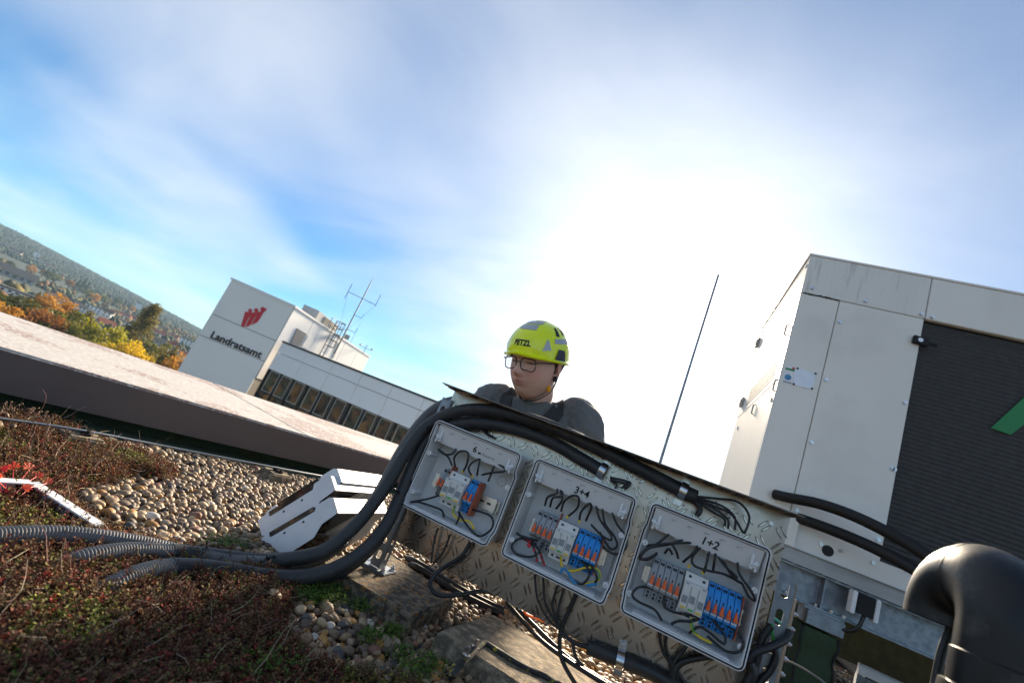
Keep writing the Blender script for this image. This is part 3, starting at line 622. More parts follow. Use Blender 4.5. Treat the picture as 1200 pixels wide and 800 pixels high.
# ------------------------------------------------------------------ planted bed, gravel, sedum
SED = [(-900, 430), (-100, 470), (0, 480), (60, 491), (112, 518), (160, 528), (208, 556), (190, 566), (150, 560), (108, 572), (84, 590), (118, 620), (170, 634), (240, 650), (300, 662), (338, 684), (352, 700), (332, 735), (345, 768), (410, 786), (500, 815), (640, 900), (700, 1600), (-1500, 1600)]
def inpoly(x, y, P=SED):
    r_ = False; j = len(P)-1
    for i in range(len(P)):
        xi, yi = P[i]; xj, yj = P[j]
        if (yi > y) != (yj > y) and x < (xj-xi)*(y-yi)/(yj-yi)+xi: r_ = not r_
        j = i
    return r_
GX0, GX1, GY0, GY1, GS = -2.3, .5, -.6, 2.2, .016
gx = np.arange(GX0, GX1, GS); gy = np.arange(GY0, GY1, GS); mask = np.zeros((len(gy), len(gx)))
for j, y in enumerate(gy):
    for i, x in enumerate(gx):
        if x < PX0(y)+.06: continue
        q = proj((x, y, 0.01))
        n_ = 14*noise.noise(Vector((x*6, y*6, 0)))
        if q is None or q[1] > 860: mask[j, i] = 1 if (x < .1 and y > -.3) else 0
        elif inpoly(q[0]+n_, q[1]+n_*.6): mask[j, i] = 1
for _ in range(2):
    mask[1:-1, 1:-1] = (mask[1:-1, 1:-1]*2+mask[:-2, 1:-1]+mask[2:, 1:-1]+mask[1:-1, :-2]+mask[1:-1, 2:])/6
def msk(x, y):
    i = (x-GX0)/GS; j = (y-GY0)/GS
    if i < 0 or j < 0 or i >= len(gx)-1 or j >= len(gy)-1: return 0.0
    a, b = int(i), int(j); u, v = i-a, j-b
    return (mask[b, a]*(1-u)+mask[b, a+1]*u)*(1-v)+(mask[b+1, a]*(1-u)+mask[b+1, a+1]*u)*v
def soil_z(x, y):
    return -.012 + msk(x, y)*(.030 + .016*noise.noise(Vector((x*3.1, y*3.1, 5))) + .006*noise.noise(Vector((x*14, y*14, 2))))
V = [(x, y, soil_z(x, y)) for y in gy for x in gx]; nx = len(gx)
Fq = [(j*nx+i, j*nx+i+1, (j+1)*nx+i+1, (j+1)*nx+i) for j in range(len(gy)-1) for i in range(nx-1) if mask[j:j+2, i:i+2].max() > .02]
me = bpy.data.meshes.new('soil_bed'); me.from_pydata(V, [], Fq); me.materials.append(m_soil); shade(me, True)
bm = bmesh.new(); bm.from_mesh(me); bmesh.ops.delete(bm, geom=[v for v in bm.verts if not v.link_faces], context='VERTS'); bm.to_mesh(me); bm.free()
tag(link('soil_bed', me), kind='structure')

# ---- pebbles
PAL = [(.36, .24, .125), (.26, .17, .09), (.15, .10, .06), (.10, .072, .048), (.46, .34, .20), (.58, .52, .43), (.06, .056, .052), (.40, .20, .05), (.21, .10, .06), (.28, .21, .14), (.19, .135, .082), (.40, .285, .16)]
PW_ = np.array([5, 6, 6, 5, 2.4, .8, 1.8, 1.8, 2, 4, 6, 2.6]); PW_ = PW_/PW_.sum()
ico2 = bmesh.new(); bmesh.ops.create_icosphere(ico2, subdivisions=2, radius=1); I2V = np.array([v.co for v in ico2.verts]); I2F = np.array([[v.index for v in f.verts] for f in ico2.faces]); ico2.free()
ico1 = bmesh.new(); bmesh.ops.create_icosphere(ico1, subdivisions=2, radius=1); I1V = np.array([v.co for v in ico1.verts]); I1F = np.array([[v.index for v in f.verts] for f in ico1.faces]); ico1.free()
def pebble_shape(base, k):
    o = Vector((k*7.3, k*3.1, k*1.7)); v = np.array([np.array(p)*(1+.30*noise.noise(Vector(p)*.9+o)+.08*noise.noise(Vector(p)*2.1+o)) for p in base]); return v
SH2 = [pebble_shape(I2V, k) for k in range(9)]
def pebble_mat(name, objcol):
    m = bpy.data.materials.new(name); m.use_nodes = True; t = m.node_tree; b = t.nodes['Principled BSDF']; b.inputs['Roughness'].default_value = .62
    if objcol: s_ = t.nodes.new('ShaderNodeObjectInfo').outputs['Color']
    else: a = t.nodes.new('ShaderNodeAttribute'); a.attribute_name = 'Col'; s_ = a.outputs[0]
    tcn = t.nodes.new('ShaderNodeTexCoord'); g = t.nodes.new('ShaderNodeNewGeometry'); q = t.nodes.new('ShaderNodeTexNoise'); q.inputs['Scale'].default_value = 110; q.inputs['Detail'].default_value = 8; q.inputs['Roughness'].default_value = .7; t.links.new(g.outputs['Position'], q.inputs[0])
    mr = t.nodes.new('ShaderNodeMapRange'); t.links.new(q.outputs[0], mr.inputs[0]); mr.inputs[1].default_value = .3; mr.inputs[2].default_value = .7; mr.inputs[3].default_value = .58; mr.inputs[4].default_value = 1.3
    vm = t.nodes.new('ShaderNodeVectorMath'); vm.operation = 'SCALE'; t.links.new(s_, vm.inputs[0]); t.links.new(mr.outputs[0], vm.inputs['Scale']); t.links.new(vm.outputs[0], b.inputs['Base Color'])
    bu = t.nodes.new('ShaderNodeBump'); bu.inputs['Strength'].default_value = .25; bu.inputs['Distance'].default_value = .002; t.links.new(q.outputs[0], bu.inputs['Height']); t.links.new(bu.outputs[0], b.inputs['Normal']); return m
m_peb = pebble_mat('pebble', True); m_pebs = pebble_mat('pebbles', False)
BLOCKS = []                                                            # footprints kept free, filled below
def free(x, y): return not any(inpoly(x, y, b) for b in BLOCKS)
def shrink(P, k): cx = sum(p[0] for p in P)/4; cy = sum(p[1] for p in P)/4; return [(cx+(x-cx)*k, cy+(y-cy)*k) for x, y in P]
B1 = [(-.755, 1.19), (-.43, 1.185), (-.425, 1.475), (-.76, 1.55)]; B2 = [(-.362, 1.195), (-.315, 1.52), (.20, 1.50), (.16, 1.16)]
BLOCKS += [shrink(B1, .93), shrink(B2, .94)]
peb = []
for layer, sp in ((0, .0182), (1, .0232)):
    for x in np.arange(-2.2, 2.6, sp):
        for y in np.arange(.9, 4.6, sp):
            xx, yy = x+random.uniform(-.5, .5)*sp, y+random.uniform(-.5, .5)*sp
            if yy > 3.0 and random.random() < .45: continue
            q = proj((xx, yy, 0.01))
            if q is None or not (-70 < q[0] < 1260 and 470 < q[1] < 860): continue
            if xx < PX0(yy)+.10 or not free(xx, yy): continue
            m_ = msk(xx, yy)
            if m_ > .45 and random.random() > (.035 if layer else .012): continue
            r_ = random.choice((1, 1, 1, 1.25, 1.5))*random.uniform(.0064, .0102)*(1.0 if layer == 0 else 1.05)
            peb.append((xx, yy, .005+layer*.011+random.uniform(-.003, .004)+(soil_z(xx, yy)+.004 if m_ > .45 else 0), r_, q))
def peb_xf(p):
    r_ = p[3]; s_ = Vector((r_*random.uniform(1.0, 1.5), r_*random.uniform(.85, 1.1), r_*random.uniform(.6, .85)))
    return Euler((random.uniform(-.45, .45), random.uniform(-.45, .45), random.uniform(0, 6.28))), s_
def pcol(): c = np.array(PAL[RNG.choice(len(PAL), p=PW_)])*(.8+.4*RNG.random()); return np.clip(c, .02, .7)
def hidden(q): return q[0] > 560 and not (q[1] > 690 or q[0] < 560)
score = [(p[3]/math.dist(p[:3], CP) * (1 if (0 < p[4][0] < 1000 and 0 < p[4][1] < 800 and p[2] > .012) else .01)) for p in peb]
order = np.argsort(score)[::-1]; big = set(order[:300].tolist())
shm = [raw('pebble', v, I2F, m_peb, smooth=True) for v in SH2]
V = []; Fs = []; Cc = []; nb = 0
for k, p in enumerate(peb):
    e, s_ = peb_xf(p)
    if k in big:
        o = bpy.data.objects.new('pebble', shm[random.randrange(9)]); COL.objects.link(o); o.parent = roof; o.location = p[:3]; o.rotation_euler = e; o.scale = s_; o.color = (*pcol(), 1)
    else:
        far = math.hypot(p[0], p[1]) > 2.0; v = SH2[random.randrange(9)]
        v = (v*np.array(s_)) @ np.array(e.to_matrix()).T + np.array(p[:3]); V.append(v); Fs.append(I2F+nb); nb += len(v); Cc.append(np.tile(pcol(), (len(v), 1)))
o = link('pebbles', raw('pebbles', np.vstack(V), np.vstack(Fs), m_pebs, np.vstack(Cc), True)); o.parent = roof; tag(o, kind='stuff')

# ---- sedum carpet: leaves, stems, dry stalks
m_sed = vcol('sedum leaves', .8, trans=.25); m_stem = vcol('sedum stems', .7)
sp_ = []
while len(sp_) < 15500:
    x = random.uniform(-2.15, -.05); y = random.uniform(.25, 2.1)
    if msk(x, y) < .3: continue
    q = proj((x, y, .02))
    if q is None or not (-60 < q[0] < 700 and 440 < q[1] < 850): continue
    if math.hypot(x, y) > 1.9 and random.random() < .35: continue
    sp_.append((x, y))
LV = []; LC = []; SV = []; SF = []; SC = []; sn = 0
def tint(x, y):
    g = noise.noise(Vector((x*4.2+3, y*4.2, 1))); r_ = random.random()
    if g > .30 and r_ < .45: return random.choice(((.17, .19, .022), (.11, .15, .022), (.20, .17, .03)))
    if r_ < .30: return random.choice(((.15, .038, .020), (.10, .028, .016), (.18, .065, .026)))
    if r_ < .80: return random.choice(((.12, .070, .030), (.080, .046, .022), (.16, .10, .04)))
    if r_ < .90: return (.10, .11, .02)
    if r_ < .95: return (.26, .035, .025)
    return (.18, .10, .025)
for (x, y) in sp_:
    z0 = soil_z(x, y); h = random.uniform(.008, .030)*(1.5 if random.random() < .12 else 1); a = random.uniform(0, 6.28); ln = random.uniform(.1, .7)*h
    p0 = np.array((x, y, z0)); tip = p0+np.array((math.cos(a)*ln, math.sin(a)*ln, h)); c = np.array(tint(x, y))
    md = (p0+tip)/2+np.array((random.uniform(-.003, .003), random.uniform(-.003, .003), .002)); r_ = .0007
    for q0, q1 in ((p0, md), (md, tip)):
        t_ = q1-q0; s_ = np.cross(t_, (.3, .5, .1)); s_ = s_/np.linalg.norm(s_)*r_; u_ = np.cross(t_, s_); u_ = u_/np.linalg.norm(u_)*r_
        SV += [q0+s_, q0-s_*.5+u_, q0-s_*.5-u_, q1+s_, q1-s_*.5+u_, q1-s_*.5-u_]; SF += [(sn, sn+1, sn+4, sn+3), (sn+1, sn+2, sn+5, sn+4), (sn+2, sn, sn+3, sn+5)]; SC += [np.array((.09, .030, .018))*random.uniform(.6, 1.4)]*6; sn += 6
    nl = random.randint(5, 9)
    for k in range(nl):
        f_ = .45+.55*k/nl; b = p0+(tip-p0)*f_; aa = k*2.4+a; el = random.uniform(.15, 1.0); L_ = random.uniform(.0040, .0082)
        dv = np.array((math.cos(aa)*math.cos(el), math.sin(aa)*math.cos(el), math.sin(el))); sv = np.array((-math.sin(aa), math.cos(aa), 0))*L_*.34; up = np.cross(dv, sv)*.5
        LV += [b, b+dv*L_*.6+sv+up, b+dv*L_, b+dv*L_*.6-sv+up]; LC += [c*random.uniform(.85, 1.75)]*4
o = link('sedum_leaves', raw('sedum_leaves', np.array(LV), np.arange(len(LV)).reshape(-1, 4), m_sed, np.array(LC))); tag(o, 'low reddish brown and green sedum carpet covering the roof', 'sedum', kind='stuff')
so_ = link('sedum_stems', raw('sedum_stems', np.array(SV), np.array(SF), m_stem, np.array(SC))); so_.parent = o; tag(so_, kind='stuff')
mb = MB(); cols = []
for k in range(1700):
    while True:
        x = random.uniform(-2.1, -.1); y = random.uniform(.35, 2.1)
        if msk(x, y) > .4: break
    z0 = soil_z(x, y)+.004; L_ = random.uniform(.03, .12); a = random.uniform(0, 6.28); el = random.uniform(-.05, .55) if random.random() < .9 else random.uniform(.8, 1.3); pts_ = [Vector((x, y, z0))]; dv = Vector((math.cos(a)*math.cos(el), math.sin(a)*math.cos(el), math.sin(el)))
    for i in range(5):
        dv = (dv+Vector((random.gauss(0, .22), random.gauss(0, .22), random.gauss(-.05, .2)))).normalized(); n_ = pts_[-1]+dv*L_/5; n_.z = max(n_.z, soil_z(n_.x, n_.y)+.003); pts_.append(n_)
    r_ = random.uniform(.0005, .0010); mb.tube(pts_, [r_, r_, r_*.9, r_*.8, r_*.6, r_*.4], 4)
    c = random.choice(((.28, .21, .13), (.20, .13, .08), (.36, .29, .19), (.16, .05, .035), (.13, .07, .04))); cols += [c]*24
me = mb.mesh('dry_stalks', m_stem); a_ = me.color_attributes.new('Col', 'FLOAT_COLOR', 'POINT')
for i, c in enumerate(cols): a_.data[i].color = (*c, 1)
ds_ = link('dry_stalks', me); ds_.parent = o; tag(ds_, kind='stuff')
# bright green stonecrop between the stones
GV = []; GC = []
for (px, py, sp, nn) in ((362, 697, 16, 420), (385, 700, 14, 300), (425, 712, 9, 200), (432, 748, 8, 180), (458, 742, 9, 200), (485, 790, 12, 250), (505, 780, 10, 160), (312, 783, 14, 220), (20, 785, 30, 360), (268, 640, 14, 200), (395, 692, 8, 150), (470, 768, 8, 120)):
    c0 = onz(px, py, .02)
    for k in range(nn):
        p = np.array((c0.x+random.gauss(0, sp*.0016), c0.y+random.gauss(0, sp*.0022), .018+random.uniform(0, .022))); c = np.array((.085, .16, .018))*random.uniform(.6, 1.5)
        for j in range(5):
            aa = random.uniform(0, 6.28); el = random.uniform(.1, 1.3); L_ = random.uniform(.003, .006); dv = np.array((math.cos(aa)*math.cos(el), math.sin(aa)*math.cos(el), math.sin(el))); sv = np.array((-math.sin(aa), math.cos(aa), 0))*L_*.3
            GV += [p, p+dv*L_*.6+sv, p+dv*L_, p+dv*L_*.6-sv]; GC += [c*random.uniform(.8, 1.2)]*4
tag(link('green_stonecrop', raw('green_stonecrop', np.array(GV), np.arange(len(GV)).reshape(-1, 4), m_sed, np.array(GC))), 'bright green stonecrop cushions growing between the pebbles', 'stonecrop', kind='stuff')

# red leaved plant at the left edge
m_rl = leafmat('crimson leaf', (.50, .015, .03), (.75, .16, .06), .35, 90)
rp = onz(8, 585, .03); red = thing('red_leaved_plant', rp, 'small plant with bright crimson lobed leaves at the left edge', 'plant')
for (px, py, s_, rz) in ((2, 551, .021, .2), (16, 549, .023, 1.2), (35, 549, .026, 2.0), (43, 558, .018, .7), (6, 572, .024, 2.6), (28, 573, .020, .4), (56, 566, .019, 1.6), (0, 560, .020, 3.0), (-14, 562, .024, 1.1)):
    c = ond(px, py, (onz(px, py, .05)-Vector(CP)).length); s_ *= .8; mb = MB(); rt = Euler((random.uniform(.5, 1.1), random.uniform(-.5, .5), rz)).to_matrix(); n = 5
    for k in range(n):
        a = (k-2)*.62; u = Vector((math.sin(a), math.cos(a), .12)); s2 = Vector((math.cos(a), -math.sin(a), 0)); L_ = s_*(1-.13*abs(k-2))
        mb.add([c, c+rt @ (u*L_*.55+s2*L_*.24), c+rt @ (u*L_*.8+s2*L_*.15), c+rt @ (u*L_+Vector((0, 0, -.1*L_))), c+rt @ (u*L_*.8-s2*L_*.15), c+rt @ (u*L_*.55-s2*L_*.24)], [(0, 1, 2, 3), (0, 3, 4, 5)])
    lf = mb.build('leaf', m_rl, red)
    MB().tube([rp+Vector((random.uniform(-.02, .02), 0, -.015)), (rp+c)/2+Vector((0, 0, .008)), c], .0009, 5).build('leaf_stalk', m_red, lf)
# tall dry flower heads against the fascia
for (px, py, lb) in ((40, 478, 'dry brown flower head rising against the dark fascia at left'), (14, 474, 'thin reddish dry stalk at the very left below the fascia'), (56, 486, 'dry flower stalk right of the tallest flower head')):
    b = onz(px-10, py+40, .02); tp = ond(px, py, (b-Vector(CP)).length*1.02); mb = MB(); mb.tube(spline([b, (b+tp)/2+Vector((.008, 0, .01)), tp], 5), .0012, 5)
    for k in range(14):
        e = tp+Vector((random.gauss(0, .014), random.gauss(0, .014), random.gauss(-.006, .008))); mb.tube([tp-Vector((0, 0, .02)), e], .0006, 4); mb.sphere(e, .0026, 6, 4)
    tag(mb.build('dry_flower_stalk', M('dry stalk', (.16, .085, .05), (.22, .13, .08), rough=.8, scale=200), origin=b), lb, 'dry plant', 'dry flower stalks')
# ------------------------------------------------------------------ tread plate on perforated posts
PY = 1.35; PXL, PXR, PZB, PZT = -.648, .338, .152, .632
plate = thing('tread_plate_panel', (-.15, PY, 0), 'aluminium tread plate panel with folded top on perforated posts, carrying three junction boxes', 'metal panel')
MB().bx(PXL, PXR, PY, PY+.003, PZB, PZT).build('sheet', m_alu, plate)
FY = .095
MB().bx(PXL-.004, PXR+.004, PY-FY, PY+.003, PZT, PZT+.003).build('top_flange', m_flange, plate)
def lug(mb, c, u, v, n, L=.0165, W=.0032, h=.0028):
    c = Vector(c); k = 5; ring = []; 
    for i in range(2*k):
        t_ = i/k; 
        if i <= k: a = -1+2*i/k; s_ = 1
        else: a = 1-2*(i-k)/k; s_ = -1
        ring.append((a, s_*math.sqrt(max(0, 1-a*a))*.9))
    base = [c+u*a*L+v*b*W for a, b in ring]; top = [c+u*a*L*.72+v*b*W*.5+n*h for a, b in ring]
    n_ = len(base); mb.add(base+top, [(i, (i+1) % n_, n_+(i+1) % n_, n_+i) for i in range(n_)]+[tuple(range(n_, 2*n_))])
def tread(mb, x0, x1, z0, z1, P, ex_, ez_, n_):
    cs = .0385; i = 0
    x = x0+.012
    while x < x1-.008:
        z = z0+.012; j = 0
        while z < z1-.008:
            s_ = 1 if (i+j) % 2 else -1; u = (ex_*.62*s_+ez_*.78).normalized(); v = (ex_*.78-ez_*.62*s_).normalized()
            for k in (-1, 1): lug(mb, P(x, z)+v*k*.0060, u, v, n_)
            z += cs; j += 1
        x += cs; i += 1
mb = MB(); X_, Z_ = Vector((1, 0, 0)), Vector((0, 0, 1)); Y_ = Vector((0, 1, 0))
tread(mb, PXL, PXR, PZB, PZT, lambda x, z: Vector((x, PY, z)), X_, Z_, -Y_)
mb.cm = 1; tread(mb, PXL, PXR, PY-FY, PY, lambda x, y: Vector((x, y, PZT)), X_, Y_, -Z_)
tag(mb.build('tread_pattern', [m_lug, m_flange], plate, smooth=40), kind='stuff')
def slotted(mb, x0, x1, z0, z1, y0, y1, pitch=.05, slot=.026, w_=.45, axis='x'):
    """perforated flange: slots along z"""
    def bx(a, b, c, d_):
        if axis == 'x': mb.bx(a, b, y0, y1, c, d_)
        else: mb.bx(y0, y1, a, b, c, d_)
    wd = x1-x0; a, b = x0+wd*(1-w_)/2, x1-wd*(1-w_)/2; bx(x0, a, z0, z1); bx(b, x1, z0, z1); z = z0; ch = (b-a)*.3
    while z < z1:
        e = min(z+pitch-slot, z1); bx(a, b, z, e)
        if e < z1-.01:
            t_ = min(e+slot, z1)
            for (xx, sx) in ((a, 1), (b, -1)):
                for (zz, sz) in ((e, 1), (t_, -1)):
                    P3 = [(xx, zz), (xx+sx*ch, zz), (xx, zz+sz*ch)]
                    if axis == 'x': mb.prism([(p[0], y0, p[1]) for p in P3], (0, y1-y0, 0))
                    else: mb.prism([(y0, p[0], p[1]) for p in P3], (y1-y0, 0, 0))
        z += pitch
mb = MB(); slotted(mb, -.672, -.640, .068, .60, PY-.012, PY-.0095, .046, .024); slotted(mb, PY-.012, PY+.026, .068, .60, -.6405, -.638, .046, .024, .35, 'y'); mb.build('post', m_galv, plate)
fb = MB().bx(-.705, -.606, PY-.030, PY+.050, .060, .067)
ft = fb.build('foot_plate', m_galv, plate, bevel=.002)
for x_, y_ in ((-.692, PY-.016), (-.62, PY-.018), (-.69, PY+.036), (-.618, PY+.036)):
    MB().cyl((x_, y_, .067), (x_, y_, .069), .0085, 14).cyl((x_, y_, .069), (x_, y_, .076), .0062, 6).cyl((x_, y_, .076), (x_, y_, .082), .0032, 8).build('bolt', m_steel, ft)
mb = MB(); slotted(mb, .340, .378, .05, .50, PY-.008, PY-.0055, .062, .036, .42); mb.bx(.3755, .378, PY-.0055, PY+.03, .05, .50); mb.build('post', m_galv, plate)
MB().bx(.379, .383, PY-.004, PY+.010, .05, .488).build('edge_trim', M('sawn insulation board edge', (.36, .30, .22), (.24, .20, .15), rough=.9, scale=90, bump=.4), plate)
MB().bx(.32, .40, PY-.03, PY+.05, .0, .05).build('foot_plate', m_galv, plate)
MB().cyl((.30, PY-.0005, .60), (.30, PY-.006, .60), .005, 8).cyl((-.60, PY-.0005, .585), (-.60, PY-.006, .585), .005, 8).build('screw', m_steel, plate)
# earth bar with terminals behind the right post
eb = thing('earth_bar', (.40, PY+.02, .2), 'narrow tinned earthing bar with screw terminals beside the right post', 'earth bar')
MB().bx(.387, .390, PY+.004, PY+.024, .20, .455).build('bar', m_copper, eb)
for k in range(7):
    z = .225+k*.033; MB().cyl((.390, PY+.013, z), (.397, PY+.013, z), .0055, 6).cyl((.397, PY+.013, z), (.401, PY+.013, z), .003, 8).build('terminal_screw', m_steel, eb)

# ------------------------------------------------------------------ junction boxes
def q5(x, y): return (470+x/4.707, 480+y/4.707)
def q6(x, y): return (580+x/4.444, 540+y/4.444)
def q7(x, y): return (720+x/3.635, 580+y/3.635)
def q4(x, y): return (640+x/4, 500+y/4)
def q8(x, y): return (420+x/5.335, 590+y/5.335)
def qr(x, y): return (500+x/4.615, 640+y/4.615)
def wire(name, q, pts, y, mat, parent=None, r=.0030, ys=None, bulge=0):
    n = len(pts); P = []
    for i, p in enumerate(pts):
        yy = (ys[i] if ys else y) - bulge*math.sin(math.pi*i/(n-1)); P.append(ony(*q(*p), yy))
    return MB().tube(spline(P, 6), r, 7).build(name, mat, parent, smooth=True)
RIM = 1.26; BACK = PY-.002
def loop(x0, x1, z0, z1, r, inset=0):
    pts_ = []
    x0 += inset; x1 -= inset; z0 += inset; z1 -= inset; r = max(r-inset, .002)
    for (cx, cz, a0) in ((x1-r, z1-r, 0), (x0+r, z1-r, 90), (x0+r, z0+r, 180), (x1-r, z0+r, 270)):
        for k in range(5): a = R(a0+k*22.5); pts_.append((cx+r*math.cos(a), cz+r*math.sin(a)))
        if a0 == 90:
            for f_ in (.20, .26, .84, .90): pts_.append((x0, z1-(z1-z0)*f_))
        if a0 == 270:
            for f_ in (.90, .84, .26, .20): pts_.append((x1, z1-(z1-z0)*f_))
    return pts_
def ry(z, z0, z1):
    f_ = (z1-z)/(z1-z0); d_ = .014
    if f_ < .20 or f_ > .90: return 0
    if f_ < .26: return d_*(f_-.20)/.06
    if f_ > .84: return d_*(.90-f_)/.06
    return d_
def junction_box(x0, x1, z0, z1, label):
    t = thing('junction_box', ((x0+x1)/2, PY, z0), label, 'junction box', 'junction boxes on the tread plate')
    def L(i, y, sx=0): return [Vector((p[0]+(math.copysign(sx*ry(p[1], z0, z1), p[0]-(x0+x1)/2)), y(p[1]) if callable(y) else y, p[1])) for p in loop(x0, x1, z0, z1, .016, i)]
    rim = lambda dy: (lambda z: RIM+dy+ry(z, z0, z1))
    rows = [L(.007, BACK), L(.002, lambda z: RIM+.012+ry(z, z0, z1)), L(0, rim(.008), .25), L(0, rim(0), .25), L(.0026, rim(-.001), .25), L(.0028, rim(.0022), .25), L(.0062, rim(.0022), .25), L(.0064, rim(-.001), .25), L(.0088, rim(0), .25), L(.0095, rim(.010), .2), L(.016, BACK-.006)]
    mb = MB(); mb.grid([r_ for r_ in rows], True); n = len(rows[0]); b = len(mb.v); mb.add(rows[-1], [tuple(range(n))]); mb.add(rows[0], [tuple(range(n))]); mb.build('housing', m_box, t, smooth=40, weld=True)
    g = L(.0045, rim(.0008), .25); g.append(g[0]); g.append(g[1]); MB().tube(g, .0019, 6, cap=False).build('gasket', m_black, t, smooth=True)
    # flap along the top with slots and hinge clips
    a, b = x0+.013, x1-.013; zf0, zf1 = z1-.061, z1-.0105
    MB().prism([(a, RIM+.006, zf1), (a, RIM+.0095, zf1), (a, RIM+.029, zf0), (a, RIM+.0255, zf0)], (b-a, 0, 0)).build('flap', m_flap, t, bevel=.0008)
    fy = lambda z: RIM+.006+(zf1-z)/(zf1-zf0)*.0195
    mb = MB()
    for k in range(5):
        x = a+.05+k*(b-a-.1)/4; z = zf1-.012; mb.bx(x-.006, x+.006, fy(z)-.0008, fy(z)+.0002, z-.0012, z); mb.bx(x-.006, x-.005, fy(z)-.0008, fy(z-.006)+.0002, z-.005, z-.0012)
    tag(mb.build('slot_marks', m_term, t), kind='stuff')
    mb = MB(); 
    for k in range(3): x = a+.06+k*.075; mb.bx(x, x+.045, RIM+.0245, RIM+.028, zf0-.003, zf0-.0002)
    tag(mb.build('flap_tabs', m_term, t), kind='stuff')
    for x, s_ in ((a+.010, 1), (b-.014, -1)):
        z = zf0+.012; y = fy(z)-.006; hc = MB().box((x, y, z), (.024, .006, .010), Matrix.Rotation(.7*s_, 3, 'Y')).box((x+.006*s_, y-.002, z+.010), (.006, .008, .024)).cyl((x, y-.009, z), (x, y+.004, z), .0055, 10).box((x-.004*s_, y-.002, z-.008), (.005, .006, .012)).build('hinge_clip', m_white, t, bevel=.0008)
        MB().box((x, y-.0096, z), (.007, .001, .0015)).build('slot', m_term, hc)
    for z in (z1-.10, z0+.045):
        for x, s_ in ((x0+.0125, 1), (x1-.0125, -1)):
            yy = RIM+ry(z, z0, z1)+.004; ear = MB().cyl((x, yy, z), (x, yy+.05, z), .007, 12).build('screw_boss', m_flap, t, smooth=40)
            for dx, dz in ((0, .0028), (.0022, -.0018), (-.0022, -.0018)): MB().cyl((x+dx, yy+.0005, z+dz), (x+dx, yy-.0004, z+dz), .0011, 6).build('hole', m_dark, ear)
    yb = BACK-.0062; mb = MB()                                          # embossed back wall
    for (u, v, s_) in ((.25, .36, .030), (.55, .34, .030), (.82, .36, .026), (.35, .80, .03), (.62, .78, .026)):
        cx, cz = x0+(x1-x0)*u, z1-(z1-z0)*v; ring = [Vector((cx+s_*.55*math.cos(R(22.5+45*k)), yb, cz+s_*.55*math.sin(R(22.5+45*k)))) for k in range(8)]; ring += ring[:2]; mb.tube(ring, .0012, 4, cap=False)
    for v in (.30, .70, .92): z = z1-(z1-z0)*v; mb.bx(x0+.03, x1-.03, yb-.0012, yb+.001, z, z+.002)
    tag(mb.build('embossing', m_box, t), kind='stuff')
    mb = MB(); z = z0+.0115                                               # ledge with knock-out marks
    mb.prism([(x0+.03, RIM+.012, z), (x0+.03, RIM+.045, z+.004), (x0+.03, RIM+.045, z-.001), (x0+.03, RIM+.012, z-.002)], (x1-x0-.06, 0, 0)); mb.build('cable_ledge', m_flap, t)
    mb = MB()
    for k in range(5): x = x0+.05+k*.043; mb.bx(x-.002, x+.002, RIM+.028, RIM+.031, z+.0022, z+.0034); mb.bx(x+.006, x+.0095, RIM+.028, RIM+.031, z+.0022, z+.0034)
    tag(mb.build('ledge_pins', m_term, t), kind='stuff')
    return t
def fuse_terminal(t, x0, x1, z0, z1, y0, mat, lever=True, mirrored=False):
    g = .0006; x0 += g; x1 -= g; yf = y0-.046; zc = (z0+z1)/2
    prof = [(y0, z0), (y0-.030, z0), (y0-.032, z0+.020), (yf, z0+.027), (yf, z1-.030), (y0-.034, z1-.012), (y0-.030, z1), (y0, z1)]
    o = MB().prism([(x0, y, z) for y, z in prof], (x1-x0, 0, 0)).build('fuse_terminal', mat, t, bevel=.0007)
    xm = (x0+x1)/2; w_ = (x1-x0)
    if lever: MB().prism([(xm-w_*.28, yf-.0005, zc-.006), (xm+w_*.28, yf-.0005, zc-.006), (xm+w_*.16, yf-.0005, zc+.010), (xm-w_*.16, yf-.0005, zc+.010)], (0, -.007, 0)).prism([(xm-w_*.34, yf-.001, zc-.010), (xm+w_*.34, yf-.001, zc-.010), (xm+w_*.34, yf-.001, zc-.004), (xm-w_*.34, yf-.001, zc-.004)], (0, -.012, 0)).build('lever', m_orange, o, bevel=.0008)
    tag(MB().bx(xm-w_*.10, xm+w_*.10, yf-.0004, yf+.001, zc+.011, z1-.030).bx(xm-w_*.3, xm-w_*.05, y0-.0345, y0-.032, z1-.010, z1-.004).bx(xm+w_*.05, xm+w_*.3, y0-.0345, y0-.032, z1-.010, z1-.004).bx(xm-w_*.2, xm+w_*.2, y0-.0318, y0-.030, z0+.003, z0+.009).bx(xm-w_*.2, xm+w_*.2, y0-.0322, y0-.031, z0+.012, z0+.017).build('openings', m_dark, o), kind='stuff')
    MB().prism([(xm-w_*.42, yf-.0006, z0+.032), (xm+w_*.42, yf-.0006, z0+.032), (xm+w_*.42, yf-.0006, z0+.036), (xm-w_*.42, yf-.0006, z0+.036)], (0, .002, 0)).build('marker_tag', m_white, o)
    return o
